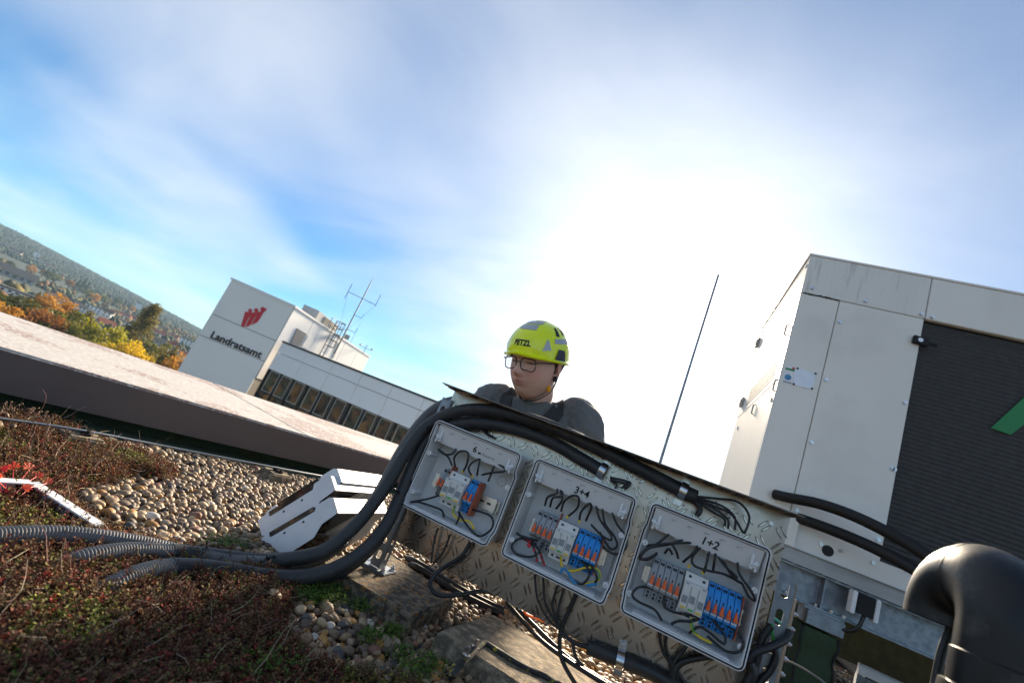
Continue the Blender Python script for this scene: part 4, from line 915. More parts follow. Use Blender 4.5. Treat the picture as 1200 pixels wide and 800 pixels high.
def surge(t, x0, x1, z0, z1, y0):
    yf = y0-.058; prof = [(y0, z0), (y0-.040, z0), (y0-.042, z0+.018), (yf, z0+.020), (yf, z1-.022), (y0-.044, z1-.018), (y0-.040, z1), (y0, z1)]
    o = MB().prism([(x0, y, z) for y, z in prof], (x1-x0, 0, 0)).build('surge_protector', m_spd, t, bevel=.001)
    w_ = (x1-x0)/3
    for k in range(3):
        a = x0+k*w_; md = MB().bx(a+.0006, a+w_-.0006, yf-.004, yf+.001, z0+.024, z1-.026).build('module', m_spd, o, bevel=.0007)
        MB().bx(a+.003, a+w_-.003, yf-.0048, yf-.0035, z0+.036, z0+.052).build('print', m_print, md) if k % 2 == 0 else MB().bx(a+.002, a+w_-.004, yf-.0048, yf-.0035, z0+.040, z0+.056).build('print', m_print, md)
        MB().bx(a+.003, a+w_-.003, yf-.0046, yf-.0035, z0+.0245, z0+.0285).build('status_strip', (m_yellow, m_green, m_yellow)[k], md)
    mb = MB()
    for x in (x0+w_*.6, x1-w_*.6):
        mb.cyl((x, y0-.0405, z1-.009), (x, y0-.0425, z1-.009), .0036, 10); mb.cyl((x, y0-.0415, z0+.009), (x, y0-.0425, z0+.009), .0032, 10)
    mb.bx(x0+w_*1.2, x0+w_*1.8, y0-.0425, y0-.041, z0+.007, z0+.011); tag(mb.build('screw_holes', m_dark, o), kind='stuff')
    MB().bx(x0+w_*.25, x0+w_*.65, yf-.001, yf+.001, z1-.025, z1-.0225).bx(x1-w_*.65, x1-w_*.25, yf-.001, yf+.001, z1-.025, z1-.0225).build('catches', m_term, o)
    return o
RY0 = BACK-.018
def rail(t, x0, x1, z):
    o = MB().bx(x0, x1, RY0, RY0+.002, z-.0175, z+.0175).bx(x0, x1, RY0-.004, RY0-.0025, z+.011, z+.0175).bx(x0, x1, RY0-.004, RY0-.0025, z-.0175, z-.011).bx(x0+.004, x0+.012, RY0+.002, BACK-.006, z-.01, z+.01).bx(x1-.012, x1-.004, RY0+.002, BACK-.006, z-.01, z+.01).build('mounting_rail', m_rail, t)
    mb = MB()
    for k in range(int((x1-x0)/.022)): mb.bx(x0+.006+k*.022, x0+.018+k*.022, RY0-.0006, RY0+.0002, z-.003, z+.003)
    tag(mb.build('slots', m_dark, o), kind='stuff')
    for x in (x0+.012, x1-.014): MB().bx(x-.006, x+.008, RY0-.016, RY0-.0045, z-.02, z+.02).cyl((x+.001, RY0-.018, z), (x+.001, RY0-.0155, z), .003, 8).build('end_stop', m_rail, o, bevel=.001)
    return o
def mark(t, s, x, z, z1, size, bold=.0006):
    zf0, zf1 = z1-.061, z1-.0105; fy = lambda zz: RIM+.006+(zf1-zz)/(zf1-zf0)*.0195-.0006
    put_text('marker_writing', s, size, lambda u, v: Vector((x+u+v*.12, fy(z+v), z+v)), m_ink, t, bold)
bA = junction_box(-.622, -.335, .265, .527, 'leftmost junction box, two terminals each side, marked 6 on its flap')
bB = junction_box(-.297, -.013, .265, .533, 'middle junction box with four grey and four blue terminals, marked 3+4')
bC = junction_box(.020, .297, .272, .540, 'rightmost junction box with five grey and five blue terminals, marked 1+2')
DY = RY0-.005; zA = .362; zB = .360; zC = .369
rail(bA, -.583, -.364, zA); rail(bB, -.259, -.046, zB); rail(bC, .050, .285, zC)
def row(t, x0, x1, n, z, mat, hh=.045, lever=True):
    w_ = (x1-x0)/n
    for k in range(n): fuse_terminal(t, x0+k*w_, x0+(k+1)*w_, z-hh, z+hh, DY, mat, lever)
row(bA, -.549, -.524, 2, zA+.004, m_term, .040); surge(bA, -.522, -.459, zA-.050, zA+.046, DY); row(bA, -.457, -.428, 2, zA, m_blue, .046)
MB().bx(-.427, -.421, DY-.050, DY, zA-.048, zA+.048).build('end_plate', m_endplate, bA, bevel=.002); MB().bx(-.5235, -.5222, DY-.045, DY, zA+.0, zA+.058).build('end_plate', m_endplate, bA)
row(bB, -.246, -.186, 4, zB+.002, m_term, .044); surge(bB, -.183, -.129, zB-.050, zB+.046, DY); row(bB, -.127, -.063, 4, zB, m_blue, .047)
MB().bx(-.0625, -.0610, DY-.047, DY, zB-.045, zB+.047).build('end_plate', m_endplate, bB); MB().bx(-.1855, -.184, DY-.04, DY, zB+.0, zB+.062).build('end_plate', m_endplate, bB)
row(bC, .064, .138, 5, zC, m_term, .047); surge(bC, .140, .192, zC-.052, zC+.050, DY); row(bC, .194, .268, 5, zC, m_blue, .049); MB().bx(.2685, .270, DY-.047, DY, zC-.047, zC+.048).build('end_plate', m_endplate, bC)
mark(bA, '6', -.478, .487, .527, .024); mark(bB, '3+4', -.152, .492, .533, .026); mark(bC, '1+2', .172, .498, .540, .026)
put_text('faint_writing', 'Reserve', .0125, (lambda u, v: Vector((-.432+u, RIM+.006+(.5165-(.483+v))/.0505*.0195-.0007, .483+v))), m_print, bA); mark(bA, 'un', -.462, .483, .527, .010)
# wires inside the boxes
wy = RIM+.028
for pts in ([(310, 205), (282, 242), (235, 243), (205, 218), (258, 258), (282, 308)], [(300, 315), (293, 265), (328, 228), (370, 240), (362, 300), (342, 340)], [(392, 368), (372, 325), (395, 288), (440, 268)], [(437, 262), (426, 320), (418, 362)], [(447, 358), (500, 346), (562, 340), (570, 320), (515, 288)], [(516, 305), (480, 395)],
            [(215, 468), (150, 490), (55, 508), (95, 508), (182, 535), (226, 556), (236, 592)], [(320, 562), (320, 592), (303, 630)], [(318, 565), (368, 642), (430, 695), (488, 666), (508, 620), (482, 578), (380, 545)]):
    wire('wire', q5, pts, wy, m_cable, bA, bulge=.012)
wire('earth_wire', q5, [(293, 528), (289, 572), (322, 606), (374, 614), (404, 658)], wy-.002, m_yellow, bA); wire('earth_wire_stripe', q5, [(296, 524), (287, 566)], wy-.0055, m_green, bA, .0016)
for pts in ([(325, 138), (320, 168), (276, 186), (260, 232)], [(352, 150), (345, 182), (302, 192), (287, 238)], [(338, 138), (350, 200), (318, 248)], [(345, 262), (360, 212), (400, 180), (435, 188), (430, 242), (380, 288)], [(440, 308), (450, 262), (490, 222), (502, 242), (472, 312)],
            [(525, 215), (545, 300), (600, 378), (604, 410), (560, 390), (500, 330)], [(560, 232), (572, 322), (622, 392), (636, 440), (600, 455), (545, 368)], [(605, 250), (632, 322), (680, 392), (680, 452), (630, 484), (572, 452), (552, 418)],
            [(222, 410), (160, 402), (115, 375), (135, 388), (205, 412)], [(252, 422), (222, 480), (178, 498), (110, 482), (87, 442), (120, 406), (165, 404)], [(440, 508), (480, 552), (488, 602), (450, 640), (405, 620)], [(476, 522), (515, 562), (530, 618), (498, 646)]):
    wire('wire', q6, pts, wy, m_cable, bB, bulge=.010)
for pts in ([(150, 405), (196, 440), (222, 524)], [(185, 410), (232, 470), (258, 545)]):
    wire('wire', q6, pts, wy, m_cable, bB); (x0_, y0_), (x1_, y1_), (x2_, y2_) = pts
    for f_ in (.18, .5, .8): a = (x1_+(x2_-x1_)*f_, y1_+(y2_-y1_)*f_); b = (x1_+(x2_-x1_)*(f_+.16), y1_+(y2_-y1_)*(f_+.16)); wire('red_tape', q6, [a, b], wy-.0004, m_red, bB, .0036)
wire('red_tape', q6, [(158, 402), (186, 420)], wy-.001, m_red, bB, .0036); wire('red_tape', q6, [(172, 428), (182, 448)], wy-.003, m_red, bB, .005)
wire('earth_wire', q6, [(345, 490), (349, 545), (400, 572), (470, 555), (530, 560), (547, 600), (520, 628), (458, 636)], wy-.004, m_yellow, bB); wire('earth_wire_stripe', q6, [(500, 556), (532, 566), (547, 600), (530, 620)], wy-.0075, m_green, bB, .0016)
wire('blue_wire', q6, [(345, 582), (354, 556), (380, 575), (398, 612), (425, 640)], wy-.006, m_bluew, bB, .0032); wire('blue_wire', q6, [(480, 648), (505, 640), (530, 640)], wy-.005, m_bluew, bB, .0042)
for pts in ([(240, 158), (182, 206), (132, 230), (106, 268), (145, 268), (182, 244)], [(300, 185), (235, 208), (150, 224), (112, 262), (140, 274), (182, 250)], [(340, 200), (215, 206), (132, 214)], [(182, 214), (240, 208), (262, 236), (272, 268)], [(215, 246), (232, 228), (246, 250)], [(356, 212), (330, 250), (292, 284)],
            [(372, 214), (332, 265), (342, 300), (400, 320), (470, 336), (545, 376)], [(405, 236), (390, 300), (380, 330)], [(432, 245), (426, 282), (420, 318)], [(440, 258), (472, 302), (520, 346), (500, 340), (455, 268)], [(525, 272), (532, 332), (580, 402), (600, 446), (572, 430), (545, 376)],
            [(190, 410), (150, 392), (100, 392), (76, 424), (102, 452), (170, 486), (202, 532)], [(215, 430), (212, 470), (252, 496), (330, 510), (360, 522), (330, 535), (272, 535), (242, 548)], [(318, 586), (360, 560), (400, 580), (450, 622), (470, 630), (466, 590), (405, 510)], [(435, 520), (520, 580), (548, 630), (528, 666), (470, 660), (395, 598)]):
    wire('wire', q7, pts, wy, m_cable, bC, bulge=.012)
wire('earth_wire', q7, [(328, 520), (331, 570), (362, 602), (414, 628)], wy-.002, m_yellow, bC); wire('earth_wire_stripe', q7, [(330, 525), (332, 565), (350, 590)], wy-.0055, m_green, bC, .0016)
for q, pts, bx_ in ((q5, ((340, 340), (394, 366)), bA), (q6, ((378, 290), (440, 314)), bB), (q7, ((318, 300), (378, 328)), bC)):
    for p in pts: wire('ferrule', q, [(p[0], p[1]-6), (p[0]-2, p[1]+8)], wy-.001, m_yellow, bx_, .0036)

# ------------------------------------------------------------------ hoses, conduits, clamps, cables
HR = .0185
def hz(px, py, y, zmin=.026):
    p = ony(px, py, y); return p if p.z > zmin else onz(px, py, zmin)
def corrugate(pts, r, pitch=.0058, depth=.0022):
    P = resample(spline(pts, 10), pitch/4); return P, [r-depth*(0, .5, 1, .5)[i % 4] for i in range(len(P))]
# one: corrugated outer conduit
g1 = [onz(-120, 637, .040), onz(-40, 632, .040), onz(20, 628, .042), onz(70, 627, .044), onz(118, 631, .044), onz(165, 638, .040), onz(210, 647, .036), onz(255, 655, .034), onz(300, 660, .034), hz(345, 660, 1.13), hz(384, 648, 1.19), hz(414, 620, 1.24), hz(444, 577, 1.29), hz(466, 536, 1.325), hz(486, 504, 1.36), hz(506, 482, 1.39), hz(526, 471, 1.41), hz(550, 469, 1.43), hz(580, 478, 1.46), hz(600, 500, 1.48)]
P, rr = corrugate(g1, HR)
tag(MB().tube(P, rr, 14).build('corrugated_conduit', m_conduit, smooth=True, origin=P[40]), 'ribbed grey conduit running furthest back across the sedum and up behind the plate', 'conduit')
# two and three: from under the sedum, along the plate top
def mixhose(name, ground, air, label, r):
    t = thing(name, ground[len(ground)//2], label, 'hose'); P, rr = corrugate(ground, r); MB().tube(P, rr, 14).build('corrugated_end', m_conduit, t, smooth=True)
    P = resample(spline(air, 10), .008); MB().tube(P, [r*1.0]*len(P), 18).build('smooth_hose', m_hose, t, smooth=True); return t
a2 = [onz(196, 647, .036), onz(235, 650, .036), onz(270, 654, .036), onz(305, 657, .034), hz(345, 654, 1.10), hz(382, 644, 1.14), hz(416, 616, 1.18), hz(450, 573, 1.225), hz(474, 533, 1.255), hz(497, 502, 1.28), hz(528, 484, 1.295), hz(570, 480, 1.30), hz(630, 494, 1.305), hz(690, 520, 1.31), hz(745, 547, 1.315), hz(800, 575, 1.32), hz(817, 583, 1.322)]
mixhose('black_hose', [onz(48, 668, .008), onz(75, 660, .026), onz(105, 652, .036), onz(150, 646, .040), onz(200, 647.5, .036)], a2, 'black hose rising in front of the post and along the plate to the right box', HR)
a3 = [onz(196, 664, .036), onz(235, 665, .034), onz(270, 669, .032), onz(310, 675, .030), hz(350, 676, 1.08), hz(390, 667, 1.13), hz(425, 646, 1.18), hz(452, 616, 1.225), hz(470, 578, 1.265), hz(487, 538, 1.29), hz(506, 510, 1.305), hz(540, 496, 1.315), hz(590, 499, 1.322), hz(640, 515, 1.325), hz(680, 537, 1.325), hz(712, 556, 1.326)]
mixhose('black_hose', [onz(96, 706, .006), onz(120, 691, .024), onz(145, 679, .034), onz(172, 669, .038), onz(200, 664.5, .036)], a3, 'thick black hose nearest the camera ending in a clamp above the middle box', HR)
a4 = [onz(240, 662, .022), onz(300, 674, .022), onz(350, 680, .022), hz(400, 668, 1.19), hz(436, 640, 1.24), hz(458, 606, 1.275), hz(472, 575, 1.30), hz(484, 548, 1.325), hz(494, 528, 1.37), hz(502, 515, 1.42)]
tag(MB().tube(resample(spline(a4, 10), .008), HR*.95, 16).build('black_hose', m_hose, smooth=True, origin=a4[1]), 'black hose in the shade under the other two beside the left post', 'hose')
def clamp(p, dirv, r, label, up=Vector((0, 0, 1))):
    t = thing('pipe_clamp', p, label, 'pipe clamp', 'pipe clamps on the tread plate'); dv = dirv.normalized(); s_ = dv.cross(Vector((0, -1, 0))).normalized(); o_ = Vector((0, -1, 0))
    rows = []
    for k in range(17):
        a = R(-10+200*k/16); c = s_*math.cos(a)+o_*math.sin(a); rows.append([p+c*(r+.002)-dv*.009, p+c*(r+.004)-dv*.009, p+c*(r+.004)+dv*.009, p+c*(r+.002)+dv*.009])
    mb = MB(); mb.grid(rows, True); mb.build('strap', m_steel, t, smooth=40)
    for sg in (-1, 1):
        e = p+s_*sg*(r+.011); e.y = PY-.006; MB().box(e, (.020, .010, .018), Matrix.Rotation(math.atan2(-dv.z, dv.x), 3, 'Y')).cyl(e+o_*.005, e+o_*.0075, .0075, 12).cyl(e+o_*.0075, e+o_*.013, .0055, 6).build('screw_lug', m_steel, t, bevel=.0008)
dh = lambda a, b: (b-a)
clamp(hz(706, 551.5, 1.326), hz(712, 556, 1.326)-hz(680, 537, 1.325), HR, 'steel pipe clamp above the middle junction box'); clamp(hz(800, 575, 1.32), hz(817, 583, 1.322)-hz(745, 547, 1.315), HR, 'steel pipe clamp above the right junction box')
# cables leaving the hose ends
def cable(label, q, pts, y=None, r=.0032, ys=None, group=None, mat=None, name='cable'):
    n = len(pts); P = [ony(*q(*p), ys[i] if ys else y) for i, p in enumerate(pts)]
    return tag(MB().tube(spline(P, 8), r, 8).build(name, mat or m_cable, smooth=True, origin=P[0]), label, 'cable', group)
G1 = 'cables from the hose end to the right box'
for k, pts in enumerate(([(700, 326), (800, 335), (900, 352), (952, 420), (930, 500)], [(700, 330), (820, 368), (882, 420), (884, 480)], [(700, 334), (795, 388), (850, 432), (853, 474)], [(700, 338), (790, 372), (868, 410), (925, 498)], [(700, 342), (770, 392), (832, 428), (838, 464)])):
    cable(('outermost', 'second', 'third', 'fourth', 'innermost')[k]+' thin black cable arching from the hose end into the right box', q4, pts, r=.0028, ys=[1.322, 1.315, 1.31, 1.30, 1.29][:len(pts)], group=G1)
cable('short thick black cable end bending down from the right hose end', q4, [(690, 345), (718, 372), (722, 395), (706, 415)], 1.325, .006)
for k, pts in enumerate(([(300, 236), (372, 252), (396, 266), (365, 290)], [(300, 246), (345, 258), (385, 268), (350, 284)], [(300, 252), (330, 268), (322, 290)])): cable(('upper', 'middle', 'lower')[k]+' thin black cable from the clamp hose end into the middle box', q4, pts, 1.318, .0028, group='cables into the middle box')
cable('short black cable behind the hoses above the left box', q5, [(430, 85), (470, 130), (510, 152)], 1.335, .004)
# cables hanging below the boxes
G2 = 'cables hanging below the junction boxes'
cable('left thin cable hanging below the left box', q8, [(498, 150), (472, 240), (454, 372)], 1.33, .003, group=G2); cable('second thin cable hanging below the left box', q8, [(574, 190), (530, 300), (462, 382)], 1.33, .003, group=G2)
cable('thick black cable looping below the left box and back under the plate', q8, [(700, 240), (640, 330), (530, 400), (466, 458), (452, 520), (508, 570), (640, 566), (770, 545), (850, 560)], r=.0058, ys=[1.33, 1.325, 1.32, 1.31, 1.30, 1.30, 1.33, 1.37, 1.42])
for k in range(2):
    P = [onz(477+3*k, 655+7*k, .020), onz(484+3*k, 657+7*k, .034), onz(500+2*k, 666+7*k, .030), onz(535, 688+6*k, .026), onz(590, 716+5*k, .022)]
    tag(MB().tube(spline(P, 8), [.004, .008]+[.0125]*31, 12).build('black_cable', m_black, smooth=True, origin=P[1]), ('rear', 'front')[k]+' of two thick black cable ends lying under the plate below the left box', 'cable')
for k, (pts, r_) in enumerate((([(585, 150), (600, 280), (662, 400), (722, 445)], .003), ([(630, 172), (642, 300), (700, 412), (722, 450)], .003), ([(708, 212), (680, 320), (716, 425), (724, 455)], .003), ([(742, 228), (714, 330), (712, 420), (722, 460)], .003), ([(808, 258), (748, 395), (722, 470), (728, 600), (805, 742), (860, 800)], .0055), ([(722, 455), (790, 512), (875, 540)], .0045), ([(722, 462), (800, 522), (880, 548)], .0045), ([(788, 515), (808, 600), (850, 645)], .0045))):
    cable(('first thin cable from the left below the middle box', 'second thin cable from the left below the middle box', 'third thin cable from the left below the middle box', 'fourth thin cable from the left below the middle box', 'thick black cable dropping from the middle box past the concrete block', 'upper short cable running from the knot into the lower conduit', 'lower short cable running from the knot into the lower conduit', 'short cable tail hanging from the knot below the middle box')[k], qr, pts, 1.325, r_, group=G2)
for k, pts in enumerate(([(430, 300), (540, 425), (640, 525), (800, 640), (960, 740), (1100, 830)], [(490, 330), (600, 445), (780, 612), (985, 742), (1120, 830)])): cable(('lower', 'upper')[k]+' long black cable running along under the plate towards bottom right', qr, pts, r=.0060, ys=[1.45, 1.40, 1.36, 1.32, 1.28, 1.25][:len(pts)], group='long cables under the plate')
cable('small orange red cable end lying under the plate edge', qr, [(525, 345), (550, 372), (640, 405)], 1.41, .004, mat=m_orange)
lc = [ony(*qr(870, 540), 1.33), ony(*qr(1000, 592), 1.33), ony(*qr(1200, 672), 1.33), ony(*qr(1330, 745), 1.33), ony(*qr(1500, 850), 1.33)]
tag(MB().tube(resample(spline(lc, 8), .006), .0175, 16).build('black_conduit', m_hose, smooth=True, origin=lc[0]), 'black conduit clamped along the bottom edge of the plate', 'conduit')
clamp(ony(*qr(1047, 612), 1.33), lc[2]-lc[0], .0175, 'steel pipe clamp on the conduit at the bottom edge of the plate')
for k, (pts, r_) in enumerate((([(190, 575), (205, 660), (242, 725), (250, 800)], .0035), ([(222, 590), (222, 660), (262, 740), (300, 800)], .0035), ([(325, 600), (300, 650), (250, 720), (235, 800)], .0045), ([(420, 682), (300, 705), (255, 750), (243, 830)], .0075))):
    cable(('leftmost thin cable below the right box', 'second thin cable below the right box', 'crossing cable below the right box', 'thick black cable curving out below the right box')[k], q7, pts, 1.325, r_, group=G2)
qe = lambda x, y: (860+x/4.44, 620+y/4.44)
cable('thick dark cable crossing in front of the right post with stripped end', qe, [(75, 680), (110, 640), (190, 610), (270, 570), (292, 528)], r=.0085, ys=[1.30, 1.30, 1.31, 1.33, 1.34])
cable('black cable bending up beside the right post', qe, [(100, 760), (130, 640), (150, 560), (195, 498)], 1.325, .0085); cable('black cable hanging down beside the earth bar', qe, [(208, 605), (218, 660), (190, 730), (130, 800), (110, 850)], 1.335, .008)
cable('black cable bundle strand at the bottom of the right post', qe, [(80, 690), (95, 740), (70, 800), (60, 860)], 1.31, .012)
cable('green and white stripped wire reaching the earth bar', qe, [(210, 462), (250, 490), (290, 520)], 1.35, .003, mat=M('teal insulation', (.05, .33, .28), rough=.4)); cable('green yellow wire running down the earth bar', qe, [(200, 490), (200, 540), (210, 582)], 1.34, .003, mat=m_green); cable('thin grey wire sagging in front of the green column', lambda x, y: (840+x/5, 640+y/5), [(350, 668), (420, 672), (520, 722), (620, 790), (660, 830)], 1.6, .003, mat=m_conduit)
# cable ties
for px, py, y, a_ in ((461, 566, 1.245, -.5), (308, 664, 1.06, 1.2), (512, 500, 1.285, .6)):
    c = hz(px, py, y); mb = MB(); mb.tube([c+Vector((.034*math.cos(t_)*math.cos(a_), .024*math.sin(t_), .034*math.cos(t_)*math.sin(a_))) for t_ in [2*math.pi*k/20 for k in range(21)]], .0022, 5); mb.box(c+Vector((.03*math.cos(a_), -.012, .03*math.sin(a_))), (.008, .008, .008))
    tag(mb.build('cable_tie', m_black, origin=c), {461: 'black cable tie round the hoses beside the left post', 308: 'black cable tie round the hoses lying on the sedum', 512: 'black cable tie on the hose at the plate corner'}[px], 'cable tie', 'cable ties')
# ------------------------------------------------------------------ box covers, concrete blocks, edging
m_clear = M('smoked clear hatch', (.10, .11, .10), rough=.08, trans=.75, spec=.6)
LY = 1.21
LPT = {k: ony(*v, LY) for k, v in dict(A=(298.4, 640), B=(388.5, 579), A2=(315, 645.5), k1=(372.7, 617.5), k2=(378, 601.7), B2=(402.5, 589.5)).items()}
def lid(origin, basis, label, W_=.285):
    """basis: (s along the height, d depth, w width) ; profile taken from the side wall"""
    s_, d_, w_ = basis; t = thing('box_cover', origin, label, 'box cover', 'loose covers of the junction boxes')
    H_ = .262
    P = lambda s, d, w=0: Vector(origin)+s_*s+d_*d+w_*w
    side = [(0, 0), (.035, -.004), (.040, .010), (.195, .010), (.205, -.004), (H_-.012, -.004), (H_, .004), (H_, .050), (H_-.055, .055), (H_-.090, .078), (.055, .082), (.0, .055)]
    for w in (0, W_-.004): MB().prism([P(s, d, w) for s, d in side], w_*.004).build('side_wall', m_white, t, bevel=.0012)
    front = MB().prism([P(.040, .010, .004), P(.040, .014, .004), P(.195, .014, .004), P(.195, .010, .004)], w_*.03)
    front.prism([P(0, 0, .004), P(.035, -.004, .004), P(.040, .010, .004), P(.035, .002, .004), P(.002, .004, .004)], w_*(W_-.008)); front.prism([P(.200, -.004, .004), P(H_-.012, -.004, .004), P(H_-.012, .0, .004), P(.200, .0, .004)], w_*(W_-.008)); front.prism([P(.040, .010, W_-.034), P(.040, .014, W_-.034), P(.195, .014, W_-.034), P(.195, .010, W_-.034)], w_*.03)
    front.build('front_panel', m_white, t)
    MB().prism([P(H_-.012, -.004, .004), P(H_, .004, .004), P(H_, .050, .004), P(H_-.004, .050, .004), P(H_-.004, .006, .004), P(H_-.013, .0, .004)], w_*(W_-.008)).build('end_wall', m_white, t)
    MB().prism([P(0, .004, .004), P(0, .055, .004), P(.004, .055, .004), P(.004, .004, .004)], w_*(W_-.008)).build('end_wall', m_white, t)
    MB().prism([P(.044, -.008, .034), P(.19, -.008, .034), P(.196, .009, .034), P(.040, .009, .034)], w_*(W_-.068)).build('clear_hatch', m_clear, t, bevel=.003)
    MB().prism([P(.042, -.004, -.0006), P(.193, -.004, -.0006), P(.193, .009, -.0006), P(.042, .009, -.0006)], w_*.034).build('hatch_edge', m_clear, t)
    mb = MB()
    for s in (.085, .150): mb.prism([P(s, .018, -.0006), P(s+.007, .018, -.0006), P(s+.007, .023, -.0006), P(s, .023, -.0006)], w_*.003)
    tag(mb.build('catch_slots', m_dark, t), kind='stuff')
    mb = MB(); mb.tube([P(*side[i], .001) + d_*.0 for i in (7, 8, 9, 10, 11)], .0015, 5); mb.build('seal', m_black, t); return t
def lidbasis(a, yaw=0): # a: lean angle of s from vertical, in the xz plane
    rz = Matrix.Rotation(yaw, 3, 'Z'); return (rz @ Vector((math.sin(a), 0, math.cos(a))), rz @ Vector((math.cos(a), 0, -math.sin(a))), rz @ Vector((0, 1, 0)))
A_ = LPT['A']; la = math.atan2(LPT['B'].x-A_.x, LPT['B'].z-A_.z)+.07
bs = lidbasis(la); o1 = Vector((A_.x, LY, .012)); lid(o1, bs, 'lowest of the three stacked white box covers with clear hatches')
bs2 = lidbasis(la-.03); o2 = o1-bs[1]*.060+bs[0]*.004+Vector((0, .012, 0)); lid(o2, bs2, 'middle white box cover in the stack by the hoses'); o3 = o2-bs[1]*.024+bs[0]*.006+Vector((0, .035, 0)); lid(o3, lidbasis(la-.03), 'topmost white box cover in the stack by the hoses')
lq = ony(1032, 788, 3.4); lid(Vector((lq.x-.10, 3.4, 0.0)), (Vector((.05, .1, 1)).normalized()*(max(lq.z, .1)/.262), Vector((.2, 1, 0)).normalized(), Vector((1, -.1, 0)).normalized()), 'white box cover standing on edge at the bottom right under the beam')
# blocks
def block(poly, z1, mat, label, name='concrete_block', seed=0, zb=-.01):
    mb = MB(); mb.prism([(x, y, zb) for x, y in poly], (0, 0, z1-zb)); me = mb.mesh(name, mat, bevel=.007, seg=2); bm = bmesh.new(); bm.from_mesh(me); bmesh.ops.subdivide_edges(bm, edges=bm.edges[:], cuts=5, use_grid_fill=True)
    bmesh.ops.triangulate(bm, faces=[f for f in bm.faces if len(f.verts) > 4]); bm.normal_update()
    for v in bm.verts: v.co += v.normal*(.004*noise.noise(v.co*22+Vector((seed, 0, 0)))+.003*noise.noise(v.co*60))
    bm.to_mesh(me); bm.free(); shade(me, 50); return tag(link(name, me, origin=(sum(p[0] for p in poly)/len(poly), sum(p[1] for p in poly)/len(poly), 0)), label, 'concrete block', 'concrete blocks under the panel')
block(B1, .060, m_concrete, 'mossy concrete block with orange lichen under the left post', seed=3)
block(B2, .060, m_concrete2, 'pale concrete block with black strip under the middle of the panel', seed=8)
block([(.28, 1.18), (.30, 1.52), (.62, 1.50), (.60, 1.16)], -.002, m_concrete2, 'concrete block sunk in the gravel under the right post', seed=5, zb=-.03)
for px, py in ((556.5, 759), (546, 768.5)):
    b = onz(px, py, .062); o = MB().cyl(b, b+Vector((0, 0, .004)), .010, 12).cyl(b, b+Vector((0, 0, .020)), .0045, 8).build('anchor_bolt', m_steel, origin=b); tag(o, ('rear' if px > 550 else 'front')+' anchor bolt stub sticking out of the pale concrete block', 'bolt', 'anchor bolts')
st = [onz(522, 797, .012), onz(530, 786, .04), onz(548, 768, .058), onz(566, 752, .066), onz(582, 760, .066), onz(610, 777, .066), onz(640, 792, .066), onz(675, 812, .066)]
P = resample(spline(st, 10), .006); rows = []
for i, p in enumerate(P):
    d_ = (P[min(i+1, len(P)-1)]-P[max(i-1, 0)]).normalized(); s_ = d_.cross(Vector((0, 0, 1))).normalized(); n_ = s_.cross(d_); w_ = .011; rows.append([p-s_*w_, p-s_*w_*.3+n_*.004, p+s_*w_*.5+n_*.004, p+s_*w_, p+s_*w_*.8-n_*.004, p-s_*w_*.8-n_*.004])
tag(MB().grid(rows, True).build('rubber_strip', m_lichen, smooth=60, origin=st[3]), 'bent black rubber strip with yellow lichen lying over the pale block', 'rubber strip')
# white edging strip at left
e0, e1_, e2_ = onz(-60, 560, .050), onz(38, 566, .046), onz(118, 617, .030)
t = thing('metal_edging', Vector((e1_.x, e1_.y, 0)), 'white metal edging strip bent at an angle among the sedum at left', 'edging strip')
for k, (a, b) in enumerate(((e0, e1_), (e1_, e2_))):
    d_ = (b-a).normalized(); s_ = d_.cross(Vector((0, 0, 1))).normalized()
    MB().prism([a-s_*.002, a+s_*.002, a+s_*.002-Vector((0, 0, .05)), a-s_*.002-Vector((0, 0, .05))], b-a-d_*.003).prism([a-s_*.0125+Vector((0, 0, .0003)), a+s_*.0125+Vector((0, 0, .0003)), a+s_*.0125+Vector((0, 0, .0035)), a-s_*.0125+Vector((0, 0, .0035))], b-a-d_*.003).build('strip', m_white, t, bevel=.0006)

# ------------------------------------------------------------------ chiller on its steel frame
HY = 2.80; HX0, HX1, HZ0, HZ1, HYB = .494, 3.1, .69, 2.304, 4.04
ch = thing('chiller_unit', (1.5, 3.4, HZ0), 'large cream chiller unit with dark coil face on a steel frame', 'chiller')
MB().bx(HX0+.02, HX1, HY+.06, HYB-.02, HZ0, HZ1-.03).build('inner_casing', m_dark, ch)
G = .0035; zt_ = 2.043; xs1 = .697; xs2 = 1.1
pn = [('top_panel', HX0, 1.105-G, zt_+G, HZ1, m_panelstain), ('top_panel', 1.105, HX1, zt_+G, HZ1, m_panel), ('corner_panel', HX0, xs1-G, HZ0, zt_, m_panel), ('door_panel', xs1, xs2, HZ0, zt_, m_panel)]
for n_, a, b, c, d_, m_ in pn: MB().bx(a, b, HY, HY+.03, c, d_).build(n_, m_, ch, bevel=.003)
MB().bx(HX0-.006, HX1, HY-.004, HYB, HZ1+.001, HZ1+.012).build('roof_sheet', m_panel, ch)
zsm = 1.486
su = MB().bx(HX0, HX0+.025, HY+.032, HYB, zsm+G, HZ1-.012).build('side_panel', m_sidesheet, ch, bevel=.003); sd = MB().bx(HX0, HX0+.025, HY+.032, HYB, HZ0, zsm).build('side_panel', m_sidesheet, ch, bevel=.003)
def c6(x, y): return (840+x/2.858, 280+y/2.858)
for (x, y) in ((320, 165), (498, 208), (685, 252), (722, 262), (411, 278), (366, 472), (317, 681), (630, 548), (588, 768), (268, 905)):
    p = ony(*c6(x, y), HY); MB().cyl((p.x, HY-.001, p.z), (p.x, HY-.004, p.z), .012, 14).cyl((p.x, HY-.004, p.z), (p.x, HY-.010, p.z), .008, 6).build('panel_screw', m_steel, ch)
